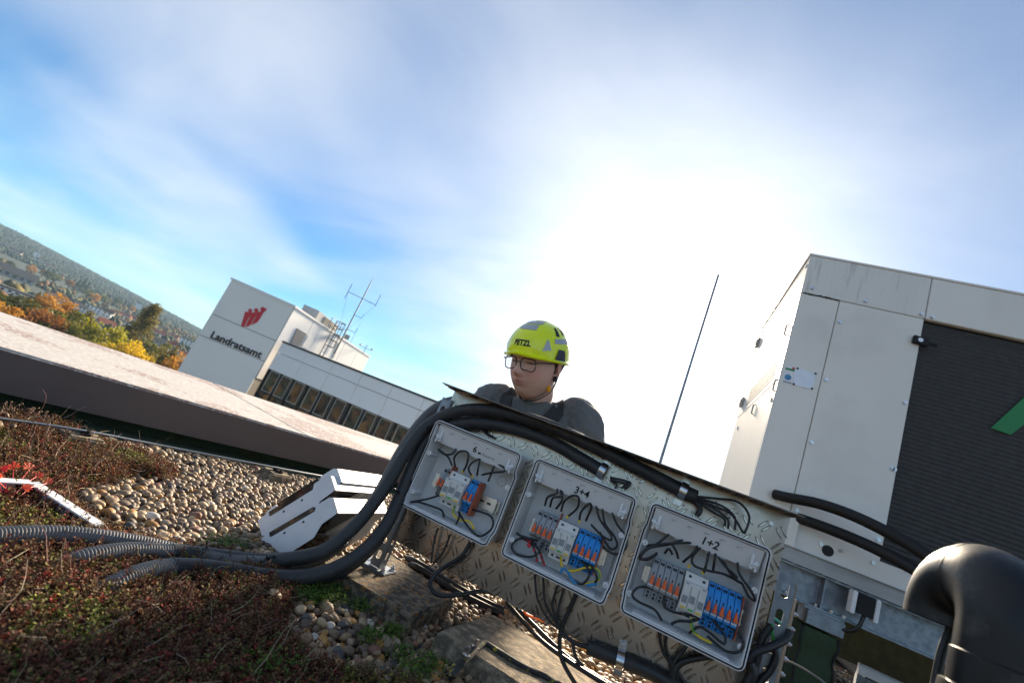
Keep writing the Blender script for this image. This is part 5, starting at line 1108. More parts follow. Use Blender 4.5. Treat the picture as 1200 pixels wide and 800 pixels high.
for px, py in ((911, 578), (1047.5, 549.5), (1029, 632), (1024, 660)):
    p = ony(px, py, HY); MB().cyl((p.x, HY-.001, p.z), (p.x, HY-.004, p.z), .012, 14).cyl((p.x, HY-.004, p.z), (p.x, HY-.010, p.z), .008, 6).build('panel_screw', m_steel, ch)
# coil with horizontal fins
MB().bx(xs2+.004, HX1, HY+.045, HY+.055, HZ0, zt_).build('coil_back', m_fin, ch)
rows = []; nf = 58; z = HZ0
for i in range(nf*4+1):
    zz = HZ0+(zt_-HZ0)*i/(nf*4); yy = HY+.030+.0026*math.cos(i*math.pi/2); rows.append([(xs2+.004, yy, zz), (HX1, yy, zz)])
tag(MB().grid(rows).build('coil_fins', m_fin, ch, smooth=True), kind='stuff')
def lg(x, y): p = ony(*c6(x, y), HY+.0205); return (p.x, HY+.0205, p.z)
MB().prism([lg(918, 632), lg(1040, 520), lg(1160, 420), lg(1300, 500), lg(1150, 600), lg(1040, 612), lg(985, 655)], (0, .002, 0)).build('green_emblem', m_logo, ch)
# seam dirt under the top panel, stickers, latch
mb = MB(); random.seed(11)
for k in range(26): x = HX0+.015+k*.0072; mb.box((x, HY-.0008, zt_+.0018+random.uniform(-.003, .003)), (.009, .004, random.uniform(.004, .010)), Matrix.Rotation(random.uniform(-.4, .4), 3, 'Y'))
tag(mb.build('seam_dirt', m_moss, ch), kind='stuff')
def sq(mb, pts, dy): mb.prism([(lambda p: (p.x, HY-dy, p.z))(ony(*c6(*p), HY)) for p in pts], (0, dy, 0)); return mb
pl_ = sq(MB(), [(262, 430), (333, 450), (320, 505), (254, 487)], .003).build('type_plate', M('blank metal type plate', (.70, .72, .74), (.62, .64, .66), rough=.35, metal=.3, scale=20), ch)
for p in ((270, 434), (330, 451), (318, 501), (257, 486)): q = ony(*c6(*p), HY); MB().cyl((q.x, HY-.003, q.z), (q.x, HY-.0055, q.z), .006, 8).build('rivet', m_dark, pl_)
st_ = sq(MB(), [(232, 420), (266, 428), (252, 489), (219, 482)], .0015).build('sticker', m_sticker, ch)
q = ony(*c6(238, 463), HY); MB().cyl((q.x, HY-.0015, q.z), (q.x, HY-.0022, q.z), .017, 20).build('sticker_disc', m_stickblue, st_); q2 = ony(*c6(257, 433), HY); MB().cyl((q2.x, HY-.0015, q2.z), (q2.x, HY-.0022, q2.z), .007, 12).build('sticker_mark', m_red2, st_)
sq(MB(), [(231, 430), (262, 438), (260, 444), (229, 436)], .0021).build('sticker_band', m_logo, st_); sq(MB(), [(222, 474), (250, 481), (249, 485), (221, 478)], .0021).build('sticker_text', m_print, st_)
q = ony(*c6(678, 344), HY); MB().box((q.x, HY-.012, q.z), (.07, .02, .045), Matrix.Rotation(.1, 3, 'Y')).box((q.x+.05, HY-.010, q.z), (.05, .012, .018)).build('latch', m_black, ch, bevel=.003); MB().cyl((q.x-.005, HY-.022, q.z), (q.x-.005, HY-.027, q.z), .012, 10).build('latch_pin', m_steel, ch)
sq(MB(), [(60, 735), (155, 760), (148, 800), (50, 775)], .0)
# side fittings
def sx(x, y): p = onx(*c6(x, y), HX0); return p
mb = MB()
for r_ in range(5):
    for k in range(13):
        y = 2.95+k*.062; z = zsm+.045+r_*.028; mb.bx(HX0-.0015, HX0+.002, y, y+.040, z, z+.013)
tag(mb.build('vent_slots', m_dark, su), kind='stuff')
for (x, y) in ((140, 348), (88, 548)): p = sx(x, y); MB().bx(HX0-.020, HX0, p.y-.045, p.y+.045, p.z-.038, p.z+.038).build('hinge', m_unit, ch, bevel=.006); MB().bx(HX0-.024, HX0-.0202, p.y-.025, p.y+.025, p.z-.02, p.z+.02).build('hinge_pin', m_dark, ch)
for (x, y) in ((236, 305), (125, 570), (198, 490)): p = sx(x, y); MB().tube([(HX0, p.y, p.z-.035), (HX0-.010, p.y, p.z-.03), (HX0-.010, p.y, p.z+.03), (HX0, p.y, p.z+.035)], .005, 8).build('handle', m_unit, ch)
for (x, y) in ((300, 92), (152, 312), (182, 538), (70, 632)): p = sx(x, y); MB().cyl((HX0-.006, p.y, p.z), (HX0+.001, p.y, p.z), .012, 10).build('panel_screw', m_steel, ch)
MB().prism([sx(228, 235)+Vector((-.001, 0, 0)), sx(268, 185)+Vector((-.001, 0, 0)), sx(258, 222)+Vector((-.001, 0, 0)), sx(220, 270)+Vector((-.001, 0, 0))], (.002, 0, 0)).build('warning_label', M('faded orange label', (.62, .45, .33), (.6, .5, .4), rough=.5, scale=20), su)
# base sheet with hole, base rail, beam
MB().bx(.70, 1.235, HY-.012, HY-.009, .635, .725).build('base_sheet', m_panel, ch); q = ony(970, 645, HY-.012); MB().cyl((q.x, HY-.0122, q.z), (q.x, HY-.0135, q.z), .026, 18).build('base_hole', m_dark, ch)
for px, py in ((962, 637), (985, 645), (1023, 659), (1062, 668)): q = ony(px, py, HY-.012); MB().cyl((q.x, HY-.0122, q.z), (q.x, HY-.018, q.z), .009, 10).build('base_screw', m_steel, ch)
MB().bx(.665, .735, HY-.045, HY-.013, .63, .80).build('base_bracket', m_panel, ch, bevel=.004)
MB().bx(.30, HX1, HY-.03, HY+.05, .566, .632).bx(.30, HX1, HY-.05, HY+.06, .632, .636).build('base_rail', m_base, ch)
MB().bx(.30, HX1, HYB-.12, HYB, .566, HZ0).build('base_rail', m_base, ch)
bmz0, bmz1 = .405, .562
beam = thing('steel_beam', (1.5, 2.86, bmz0), 'galvanised steel beam carrying the chiller', 'steel beam')
MB().bx(.25, HX1, HY+.055, HY+.063, bmz0+.009, bmz1-.009).build('web', m_galv, beam); MB().bx(.25, HX1, HY-.01, HY+.128, bmz1-.009, bmz1).build('top_flange', m_galv, beam, bevel=.001); MB().bx(.25, HX1, HY-.01, HY+.128, bmz0, bmz0+.009).build('bottom_flange', m_galv, beam, bevel=.001)
for x in (.905, 1.75, 2.6): MB().bx(x-.004, x+.004, HY-.005, HY+.0548, bmz0+.0092, bmz1-.0092).build('stiffener', m_galv, beam)
for px, py in ((928, 667), (962, 682), (995, 689), (975, 710)):
    q = ony(px, py, HY+.02); MB().cyl((q.x, HY+.02, bmz0+.009), (q.x, HY+.02, bmz0+.022), .008, 6).cyl((q.x, HY+.01, bmz1), (q.x, HY+.01, bmz1+.0035), .009, 6).build('bolt', m_steel, beam)
b2 = copy_tree(beam); b2['label'] = 'second galvanised steel beam under the rear of the chiller'; b2.location.y += 1.1
for k in range(1):
    x = .915+k*1.35; col_ = thing('green_column', (x, HY+.06, 0), ('green felt wrapped column under the steel beam', 'second green felt wrapped column hidden behind the black pipe')[k], 'column', 'columns under the chiller beam')
    MB().bx(x-.085, x+.085, HY-.03, HY+.15, bmz0-.012, bmz0-.001).bx(x-.065, x+.09, HY-.032, HY+.12, bmz0-.075, bmz0-.013).build('head_plate', m_galv, col_, bevel=.002)
    rows = []
    for i in range(10):
        z = (bmz0-.078)*(1-i/9)-.01; wv = .072+.006*math.sin(i*1.7)+.02*max(0, i/9-.6); rows.append([Vector((x+wv*cx, HY+.055+wv*cy, z)) for cx, cy in ((-1, -1.1), (0, -1.16), (1, -1.1), (1.05, 0), (1, 1), (0, 1.05), (-1, 1), (-1.05, 0))])
    MB().grid(rows, True).build('felt_wrap', m_felt, col_, smooth=50)
    MB().tube([r_[0]+Vector((0, -.002, 0)) for r_ in rows], .006, 6).tube([r_[2]+Vector((.004, -.002, 0)) for r_ in rows], .006, 6).build('bitumen_seam', m_black, col_, smooth=True)
    MB().bx(x-.16, x-.088, HY+.05, HY+.06, .0, bmz0-.02).build('back_sheet', m_felt, col_)
mw = thing('mossy_wall', (2, 5.05, 0), 'dark mossy upstand wall in the shade below the chiller', 'wall')
MB().bx(.2, 5, 5.0, 5.2, -.02, .62).build('wall', m_moss, mw); MB().bx(.15, 5.05, 4.95, 5.25, .62, .66).build('coping', m_fascia, mw)
tag(MB().prism([onz(978, 770, .03), onz(1012, 800, .03), onz(1030, 812, .03), onz(996, 772, .03)], (0, 0, .02)).build('timber_board', M('grey weathered timber', (.22, .18, .14), (.14, .11, .09), rough=.9, scale=30, stretch=(1, 8, 1)), origin=onz(1000, 790, .03)), 'weathered timber board lying on the gravel below the beam', 'board')
q0 = ony(1012, 708, HY-.05)
sen = thing('connector_box', q0, 'small black connector with white ends on the steel beam', 'connector'); MB().box(q0, (.07, .05, .09)).build('body', m_black, sen, bevel=.003)
for s_ in (-1, 1): MB().box(q0+Vector((s_*.046, 0, -.005)), (.018, .056, .10)).build('end_cap', m_white, sen, bevel=.003)
cq = [q0+Vector((.01, 0, -.04)), ony(1005, 735, HY-.05), ony(990, 738, HY-.03), ony(972, 728, HY)]; MB().tube(spline(cq, 8), .009, 8).build('cable', m_cable, sen, smooth=True)
for k, (pts, lb) in enumerate((([(908, 579, 2.79), (925, 583, 2.74), (960, 590, 2.68), (1000, 604, 2.6), (1045, 626, 2.5), (1090, 653, 2.4), (1140, 690, 2.3), (1180, 730, 2.2)], 'upper black insulated hose leaving the chiller front'), ([(936, 607, 2.77), (965, 617, 2.70), (1005, 633, 2.62), (1045, 652, 2.5), (1085, 675, 2.4), (1130, 705, 2.3), (1170, 745, 2.2)], 'lower black insulated hose leaving the chiller base'))):
    P = [ony(*p[:2], p[2]) for p in pts]; tag(MB().tube(resample(spline(P, 8), .02), .026, 14).build('insulated_hose', m_black, smooth=True, origin=P[0]), lb, 'hose', 'insulated hoses of the chiller')

# ------------------------------------------------------------------ black drain pipe with return bend, lightning rod
c1 = ond(1186, 768, .95); pr = .055; Rb = .060; da = R(93); dv = Vector((math.cos(da), math.sin(da), 0)); zb = c1.z+.018
pipe = thing('vent_pipe', (c1.x, c1.y, 0), 'thick glossy black vent pipe with return bend at the right edge', 'pipe')
def collar(z0, z1, r_): return [(z0, r_), (z1, r_)]
c0 = Vector((c1.x, c1.y, 0))
bend = [c0+dv*(Rb-Rb*math.cos(a))+Vector((0, 0, zb+Rb*math.sin(a))) for a in [math.pi*k/28 for k in range(29)]]
half = 15
MB().tube([c0+Vector((0, 0, zb-.035))]+bend[:half], pr, 36, cap=False).build('bend', m_pvcblack, pipe, smooth=60)
P = bend[half-1:]+[bend[-1]-Vector((0, 0, .012))]; mb = MB(); mb.tube(P, pr*.985, 36, cap=False); mb.tube([P[-1], P[-1]], [pr*.985, pr*.93], 36, cap=False); mb.tube(P[::-1], pr*.93, 36, cap=False); mb.build('hood', m_pvcblack, pipe, smooth=60)
MB().tube([bend[half-1], bend[half]], pr*1.012, 36, cap=False).build('weld_bead', m_pvcblack, pipe, smooth=60)
z_a, z_b, z_c = zb-.035, zb-.075, zb-.135
MB().tube([c0+Vector((0, 0, z_a+.002)), c0+Vector((0, 0, z_a)), c0+Vector((0, 0, z_b)), c0+Vector((0, 0, z_b-.002))], [pr, pr*1.04, pr*1.04, pr*1.04], 36, cap=False).build('socket', m_pvcblack, pipe, smooth=40)
MB().tube([c0+Vector((0, 0, z)) for z in (z_b, z_b-.002, z_b-.010, z_c, z_c-.003)], [pr*1.04, pr*1.15, pr*1.17, pr*1.17, pr*1.10], 36, cap=False).build('socket', m_pvcblack, pipe, smooth=40)
MB().tube([c0+Vector((0, 0, z)) for z in (z_c-.001, z_c-.004, z_c-.03, z_c-.034, .0)], [pr*1.10, pr*1.24, pr*1.24, pr*1.12, pr*1.12], 36, cap=False).build('pipe', m_pvcblack, pipe, smooth=40)
tc_ = [ond(1124, 712, 1.06), ond(1112, 740, 1.06), ond(1103, 766, 1.06), ond(1096, 800, 1.06), ond(1088, 850, 1.06)]; tc_.append(Vector((tc_[-1].x, tc_[-1].y, 0))); tag(MB().tube(spline(tc_, 6), .006, 10).build('black_cable', m_cable, smooth=True, origin=tc_[-1]), 'black cable running down beside the vent pipe', 'cable')
rb = ony(775, 537, 2.6); rt_ = ony(842, 322, 2.6)
rod = thing('lightning_rod', (rb.x, 2.6, 0), 'slender lightning rod rising behind the panel against the bright sky', 'lightning rod')
MB().tube([(rb.x, 2.6, .05), (rb.x, 2.6, rb.z), (rb.x, 2.6, rb.z+(rt_.z-rb.z)*.55), (rt_.x, 2.6, rt_.z)], [.008, .0075, .006, .005], 8).build('rod', m_galv, rod, smooth=True)
MB().tube([(rb.x, 2.6, 0), (rb.x, 2.6, .02), (rb.x, 2.6, .06), (rb.x, 2.6, .065)], [.14, .15, .12, .03], 20).build('foot', m_concrete2, rod, smooth=40)
# ------------------------------------------------------------------ person kneeling behind the panel
m_skin = vcol('skin', .48, bump=.25, bscale=420); m_skin.node_tree.nodes['Principled BSDF'].inputs['Subsurface Weight'].default_value = .12; m_skin.node_tree.nodes['Principled BSDF'].inputs['Subsurface Radius'].default_value = (.012, .005, .003)
m_shirt = M('charcoal cotton shirt', (.105, .106, .104), (.125, .126, .124), rough=.85, scale=60, bump=.25, bscale=260, sheen=.2, bdist=.002)
m_strap = M('black overall strap', (.020, .021, .023), (.028, .029, .031), rough=.8, scale=90, bump=.2, bscale=300)
m_trous = M('dark work trousers', (.028, .030, .034), (.038, .040, .044), rough=.9, scale=50)
m_hel = M('neon yellow helmet shell', (.82, .92, .006), (.80, .90, .006), rough=.22, scale=20, coat=.4)
m_refl = M('silver reflective sticker', (.42, .44, .46), (.38, .40, .42), rough=.4, metal=.3, scale=60)
m_hpad = M('dark helmet trim', (.035, .04, .055), rough=.5); m_hair = M('short dark blond hair', (.11, .065, .035), (.07, .042, .024), rough=.7, scale=220, bump=.5, bscale=600, stretch=(1, 1, .2))
m_gl = M('dark spectacle frame', (.022, .022, .028), rough=.3, metal=.3); m_lens = M('clear spectacle lens', (1, 1, 1), rough=.02, trans=1.0, alpha=.22); m_buckle = M('yellow buckle', (.85, .42, .01), rough=.4)
HC = ony(628, 427, 1.49)
HM = Matrix.Translation(HC) @ (Matrix.Rotation(R(-15), 4, 'Z') @ Matrix.Rotation(R(-4), 4, 'Y') @ Matrix.Rotation(R(21), 4, 'X')) @ Matrix.Scale(1.04, 4)
def hp(x, y, z): return HM @ Vector((x, y, z))
def gs(x, s_): return math.exp(-.5*(x/s_)**2)
def head_pt(th, ph):
    """th from crown down, ph around, face towards -y"""
    d_ = Vector((math.sin(th)*math.sin(ph), -math.sin(th)*math.cos(ph), math.cos(th)))
    p = Vector((d_.x*.077, d_.y*(.100 if d_.y > 0 else .094), d_.z*.118))
    if p.z < 0:
        t_ = min(1, -p.z/.118); p.x *= 1-.09*t_**1.6
        if p.y < 0: p.y = p.y*(1+.10*t_)-.010*t_
        else: p.y *= 1-.35*t_
    f_ = max(0, -d_.y)**.5
    if d_.y < .25:
        x, z = p.x, p.z; dy = 0
        dy += .013*gs(x, .008)*gs(z-.012, .018)                              # nose bridge
        dy += .030*gs(x, .0105)*gs(z+.020, .013) + .006*(gs(x-.013, .006)+gs(x+.013, .006))*gs(z+.026, .007)   # nose tip, wings
        dy -= .0085*(gs(x-.031, .013)+gs(x+.031, .013))*gs(z-.016, .011)          # sockets
        dy += .0055*(gs(x-.031, .009)+gs(x+.031, .009))*gs(z-.014, .0065)         # lowered lids
        dy += .0045*gs(abs(x)-.028, .02)*gs(z-.038, .008)                        # brow
        dy += .004*(gs(x-.042, .016)+gs(x+.042, .016))*gs(z+.022, .018)            # cheeks
        dy += .0065*gs(x, .017)*gs(z+.050, .0042) + .0065*gs(x, .015)*gs(z+.061, .0045) - .002*gs(x, .019)*gs(z+.0555, .0018)    # lips
        dy -= .003*gs(x, .02)*gs(z+.072, .006); dy += .008*gs(x, .018)*gs(z+.094, .013)   # chin
        p.y -= dy*f_
    return p
mb = MB(); nth, nph = 90, 128
rows = [[head_pt(math.pi*max(.004, min(.996, i/nth)), 2*math.pi*j/nph) for j in range(nph)] for i in range(nth+1)]
rows = [[HM @ p for p in r_] for r_ in rows]; mb.grid(rows, True); mb.add(rows[0], [tuple(range(nph))]); mb.add(rows[-1], [tuple(range(nph))])
for s_ in (-1, 1):                                                           # ears
    er = []
    for k in range(15): a = R(-40+300*k/14); er.append(hp(s_*(.080+.006*math.sin(a/2)), .014+.014*math.cos(a), .004+.030*math.sin(a)))
    mb.tube(er, [.0045]*15, 8); mb.sphere(hp(s_*.077, .014, .002), (.006, .014, .026), 12, 8, HM.to_3x3()); mb.sphere(hp(s_*.079, .006, -.026), (.006, .007, .010), 10, 8)
nb_ = Vector((-.452, 1.585, .690)); mb.tube(spline([nb_-Vector((0, -.02, .06)), nb_, hp(0, .030, -.075), hp(0, .022, -.03)], 4), [.072]*4+[.062]*4+[.058]*4+[.055], 24)
PEL = Vector((-.45, 2.00, .40)); CH = Vector((-.440, 1.74, .58)); SL = Vector((-.608, 1.60, .660)); SR = Vector((-.268, 1.60, .705))
def limb(mb_, pts, rad, n=18): P = spline(pts, 5); rr = np.interp(np.linspace(0, 1, len(P)), np.linspace(0, 1, len(rad)), rad); mb_.tube(P, list(rr), n); mb_.sphere(P[0], rad[0], 14, 10); mb_.sphere(P[-1], rad[-1], 14, 10)
def torso(mb_, g=0.0):
    T = [(PEL+Vector((0, .02, -.08)), .15, .11), (PEL, .165, .12), (PEL.lerp(CH, .5), .158, .112), (CH, .178, .118), (Vector((-.437, 1.615, .648)), .178, .100), (Vector((-.445, 1.60, .697)), .135, .076), (nb_+Vector((0, .012, .015)), .075, .066)]
    rows_ = []
    for (c, a, b), tl in zip(T, (0, 0, .04, .08, .13, .18, .22)): rows_.append([c+Vector(((a+g)*math.cos(t_), (b+g)*math.sin(t_), tl*(a+g)*math.cos(t_)+tl*.05)) for t_ in [2*math.pi*k/28 for k in range(28)]])
    mb_.grid(rows_, True); mb_.add(rows_[0], [tuple(range(28))]); mb_.add(rows_[-1], [tuple(range(28))])
torso(mb)
EL, ER = Vector((-.715, 1.60, .40)), Vector((-.165, 1.60, .44)); WL, WR = Vector((-.60, 1.43, .33)), Vector((-.30, 1.43, .33))
for a, e, w_, sg in ((SL, EL, WL, -1), (SR, ER, WR, 1)):
    limb(mb, [a, a.lerp(e, .5)+Vector((sg*.008, 0, 0)), e], [.058, .052, .042]); limb(mb, [e, e.lerp(w_, .4), w_], [.043, .042, .028])
    hd = (Vector((-.45, 1.385, .30))-w_).normalized(); sd_ = hd.cross(Vector((0, 0, 1))).normalized(); mb.sphere(w_+hd*.055, (.042, .042, .020), 14, 10)
    for k in range(4): f0 = w_+hd*.075+sd_*(k-1.5)*.019; L_ = (.066, .076, .072, .058)[k]; mb.tube([f0, f0+hd*L_*.5-Vector((0, 0, .008)), f0+hd*L_*.8-Vector((0, 0, .028))], [.0095, .009, .0075], 10)
    t0 = w_+hd*.035+Vector((0, 0, .016)); mb.tube([t0, t0+hd*.03+Vector((0, 0, .014)), t0+hd*.055+Vector((0, 0, .006))], [.011, .010, .008], 10)
LEGS = []
for sg in (-1, 1):
    hip = PEL+Vector((sg*.09, 0, -.03)); kn = Vector((-.45+sg*.15, 1.95, .085)); an = Vector((-.45+sg*.10, 2.36, .075)); toe = an+Vector((sg*.01, .06, -.045)); LEGS.append((hip, kn, an, toe))
    limb(mb, [hip, hip.lerp(kn, .5)+Vector((0, 0, .02)), kn], [.085, .075, .056]); limb(mb, [kn, kn.lerp(an, .4)+Vector((0, 0, .015)), an], [.056, .054, .036]); limb(mb, [an, an+Vector((0, .02, -.03)), toe], [.036, .036, .030])
def remesh(mb_, vox, sm=4, name='m'):
    me_ = bpy.data.meshes.new(name); me_.from_pydata(mb_.v, [], mb_.f); bm_ = bmesh.new(); bm_.from_mesh(me_); bmesh.ops.recalc_face_normals(bm_, faces=bm_.faces); bm_.to_mesh(me_); bm_.free()
    o_ = bpy.data.objects.new('tmp', me_); COL.objects.link(o_); md = o_.modifiers.new('r', 'REMESH'); md.mode = 'VOXEL'; md.voxel_size = vox; md.use_smooth_shade = True
    s2 = o_.modifiers.new('s', 'SMOOTH'); s2.factor = .5; s2.iterations = sm
    dg = bpy.context.evaluated_depsgraph_get(); r_ = bpy.data.meshes.new_from_object(o_.evaluated_get(dg)); bpy.data.objects.remove(o_); r_.name = name; return r_
per = thing('person', (PEL.x, PEL.y, 0), 'person in charcoal shirt, glasses and neon yellow helmet kneeling behind the panel looking down', 'person')
bme = remesh(mb, .0030, 1, 'body'); inv = HM.inverted(); ca = bme.color_attributes.new('Col', 'FLOAT_COLOR', 'POINT'); cc_ = np.ones((len(bme.vertices), 4), np.float32)
base = np.array((.64, .40, .30)); rosy = np.array((.66, .31, .24)); lipc = np.array((.54, .23, .20)); beard = np.array((.38, .25, .19)); brow = np.array((.085, .05, .032))
for i, v in enumerate(bme.vertices):
    q = inv @ v.co; c = base.copy()
    if q.y < .06 and -.14 < q.z < .12:
        x, z = q.x, q.z
        ck = .75*(gs(abs(x)-.045, .016)*gs(z+.018, .020)) + .6*gs(x, .012)*gs(z+.022, .014); c = c*(1-ck)+rosy*ck
        if q.y < .0: bd = min(1, max(0, (-z-.040)/.03))*.30*(1-gs(x, .018)*gs(z+.055, .010))*random.uniform(.5, 1.5); c = c*(1-bd)+beard*bd
        if q.y < -.06:
            lp = gs(x, .015)*max(gs(z+.050, .0035), gs(z+.061, .0040)); lp = min(1, lp*.9); c = c*(1-lp)+lipc*lp; ml = gs(x, .017)*gs(z+.0555, .0014)*.55; c = c*(1-ml)+lipc*.35*ml
            bw = gs(abs(x)-.031, .012)*gs(z-.036-.004*gs(abs(x)-.03, .015), .0035)*.95; c = c*(1-bw)+brow*bw; ls = gs(abs(x)-.031, .010)*gs(z-.008, .0018)*.9; c = c*(1-ls)+brow*.6*ls
        if abs(x) > .07 and q.y > -.01: c = c*.5+rosy*.5
    cc_[i, :3] = c
ca.data.foreach_set('color', cc_.ravel()); bme.materials.clear(); bme.materials.append(m_skin); body = link('body', bme, per)
# hair below the helmet
hr = MB(); rows = []
for i in range(9):
    th = R(62+6.2*i); row_ = []
    for j in range(33):
        ph = R(98+164*j/32); p = head_pt(th, ph); n_ = Vector((p.x/.077, p.y/.1, p.z/.118)).normalized(); fade = .0045 if 0 < i < 8 and 0 < j < 32 else -.002; row_.append(HM @ (p+n_*fade))
    rows.append(row_)
hr.grid(rows).build('hair', m_hair, per, smooth=True)
for s_ in (-1, 1):                                                           # sideburns
    rows = [[HM @ ((lambda p: p+Vector((s_*.0025, -.001, 0)))(head_pt(R(72+7*i), s_*R(86+k*5)))) for k in range(5)] for i in range(5)]; hr = MB(); hr.grid(rows); hr.build('hair', m_hair, per, smooth=True)
for s_ in (-1, 1):                                                           # brows and lashes
    MB().tube(spline([(lambda p: HM @ (p+Vector((0, -.0016, 0))))(head_pt(math.acos((.037+.004*math.sin(math.pi*k/4)-.004*(k == 4))/.118), s_*R(9+k*9))) for k in range(5)], 4), [.0022]*12+[.0016]*5, 6).build('eyebrow', m_hair, body, smooth=True)
    MB().tube(spline([(lambda p: HM @ (p+Vector((0, -.0006, 0))))(head_pt(math.acos((.009-.0035*math.sin(math.pi*k/4))/.118), s_*R(15+k*5.5))) for k in range(5)], 4), .0011, 6).build('eyelashes', m_ink, body, smooth=True)
# shirt
sm_ = MB(); torso(sm_, .012)
for a, e, w_, sg in ((SL, EL, WL, -1), (SR, ER, WR, 1)): limb(sm_, [a+Vector((-sg*.04, 0, .012)), a, a.lerp(e, .5)+Vector((sg*.008, 0, 0)), a.lerp(e, .92)], [.066, .074, .068, .066]) 
sme = remesh(sm_, .0055, 7, 'shirt')
_nv = [v.normal.copy() for v in sme.vertices]
for v, n_ in zip(sme.vertices, _nv):
    f_ = .008*noise.noise(Vector((v.co.x*15+v.co.z*9, v.co.y*12, v.co.z*16)))+.004*(1-abs(2*noise.noise(Vector((v.co.x*24, v.co.y*20, v.co.z*30)))))+.0015*noise.noise(v.co*60); v.co += n_*f_
nbm = HM.to_3x3() @ Vector((0, 0, 1)); ncut = nb_+Vector((0, 0, .012))
sme.materials.clear(); sme.materials.append(m_shirt); shirt = link('shirt', sme, per)
MB().tube([nb_+Vector((.074*math.cos(t_), .010+.068*math.sin(t_), .020+.016*math.sin(t_)+.018*math.cos(t_))) for t_ in [2*math.pi*k/32 for k in range(33)]], .0085, 10, cap=False).build('collar', m_shirt, shirt, smooth=True)
tr_ = MB()
for hip, kn, an, toe in LEGS: limb(tr_, [hip, hip.lerp(kn, .5)+Vector((0, 0, .02)), kn], [.098, .088, .068]); limb(tr_, [kn, kn.lerp(an, .4)+Vector((0, 0, .015)), an], [.068, .064, .048])
rows = [[PEL+Vector((0, 0, z))+Vector((.180*math.cos(t_), .132*math.sin(t_), 0)) for t_ in [2*math.pi*k/24 for k in range(24)]] for z in (-.12, -.02, .08)]; tr_.grid(rows, True); tr_.add(rows[0], [tuple(range(24))]); tr_.add(rows[-1], [tuple(range(24))])
tme = remesh(tr_, .008, 4, 'trousers'); tme.materials.clear(); tme.materials.append(m_trous); link('trousers', tme, per)
for hip, kn, an, toe in LEGS: bt = MB(); limb(bt, [an+Vector((0, -.02, .02)), an+Vector((0, .03, -.02)), toe+Vector((0, .01, .0))], [.046, .050, .040]); m2 = remesh(bt, .007, 3, 'boot'); m2.materials.clear(); m2.materials.append(m_black); link('boot', m2, per)
# straps laid on the shirt
bv = BVHTree.FromPolygons([v.co+ROOT[per.name] for v in sme.vertices], [tuple(p.vertices) for p in sme.polygons])
def strap(pts, w_, name='overall_strap'):
    P = spline(pts, 6); rows_ = []
    for i, p in enumerate(P):
        t_ = (P[min(i+1, len(P)-1)]-P[max(i-1, 0)]).normalized(); hit, n_, _, _ = bv.find_nearest(p); s_ = t_.cross(n_).normalized(); row_ = []
        for k in (-1, -.33, .33, 1):
            h2, n2_, _, _ = bv.find_nearest(hit+s_*k*w_/2); row_.append(h2+n2_*.006)
        e1__ = row_[-1]-n_*.006; e0__ = row_[0]-n_*.006; rows_.append([e0__]+row_+[e1__])
    MB().grid(rows_).build(name, m_strap, shirt, smooth=60)
strap([(-.545, 1.70, .70), (-.540, 1.60, .72), (-.530, 1.51, .66), (-.520, 1.50, .56), (-.51, 1.52, .46)], .050); strap([(-.345, 1.70, .70), (-.350, 1.60, .72), (-.360, 1.51, .66), (-.37, 1.50, .56), (-.385, 1.52, .46)], .050)
# helmet
HO = Vector((0, .008, .041))
def helm(az, el, off=0.0):
    """az 0 = front, positive to the wearer's left; el 0 = rim height, 90 = crown"""
    a, e = R(az), R(el); rx, ry_, rz = .100+off, .126+off, .108+off
    p = Vector((rx*math.sin(a)*math.cos(e), -ry_*math.cos(a)*math.cos(e), rz*math.sin(e)))
    k = 1+.05*max(0, math.cos(2*a))*max(0, math.sin(2*e))*.5; p.x *= k; return HO+p
hl = thing; hel = None
def rimdrop(az):
    a = abs((az+180) % 360-180); return -6-10*max(0, (a-70)/110) if a > 70 else 1-7*(a/70)
rows = []
for i in range(25):
    row_ = []
    for j in range(72):
        az = j*5; r0 = rimdrop(az); el = r0+(89.5-r0)*(i/24); row_.append(HM @ helm(az, el))
    rows.append(row_)
inn = []
for i in range(13):
    row_ = []
    for j in range(72):
        az = j*5; r0 = rimdrop(az); el = r0+(88-r0)*(i/12); row_.append(HM @ helm(az, el, -.010))
    inn.append(row_)
lip = [HM @ (helm(j*5, rimdrop(j*5)-.5, .006) + Vector((0, -.010*max(0, math.cos(R(j*5)))**2, -.004))) for j in range(72)]
lip2 = [HM @ (helm(j*5, rimdrop(j*5)-2.5, .004) + Vector((0, -.010*max(0, math.cos(R(j*5)))**2, -.006))) for j in range(72)]
mb = MB(); mb.grid([inn[-1-i] for i in range(13)]+[lip2, lip]+rows, True); mb.add(rows[-1], [tuple(range(72))]); hel = mb.build('helmet', m_hel, per, smooth=50)
def patch(name, poly, mat, off=.0012, par_=None, th=None):
    """poly of (az, el) corners on the shell, subdivided as a bilinear quad"""
    n = 7; a, b, c, d_ = [Vector(p) for p in poly]; rows_ = []
    for i in range(n):
        v_ = i/(n-1); rows_.append([HM @ helm(*((a.lerp(b, u/(n-1))).lerp(d_.lerp(c, u/(n-1)), v_)), off) for u in range(n)])
    return MB().grid(rows_).build(name, mat, par_ or hel, smooth=True)
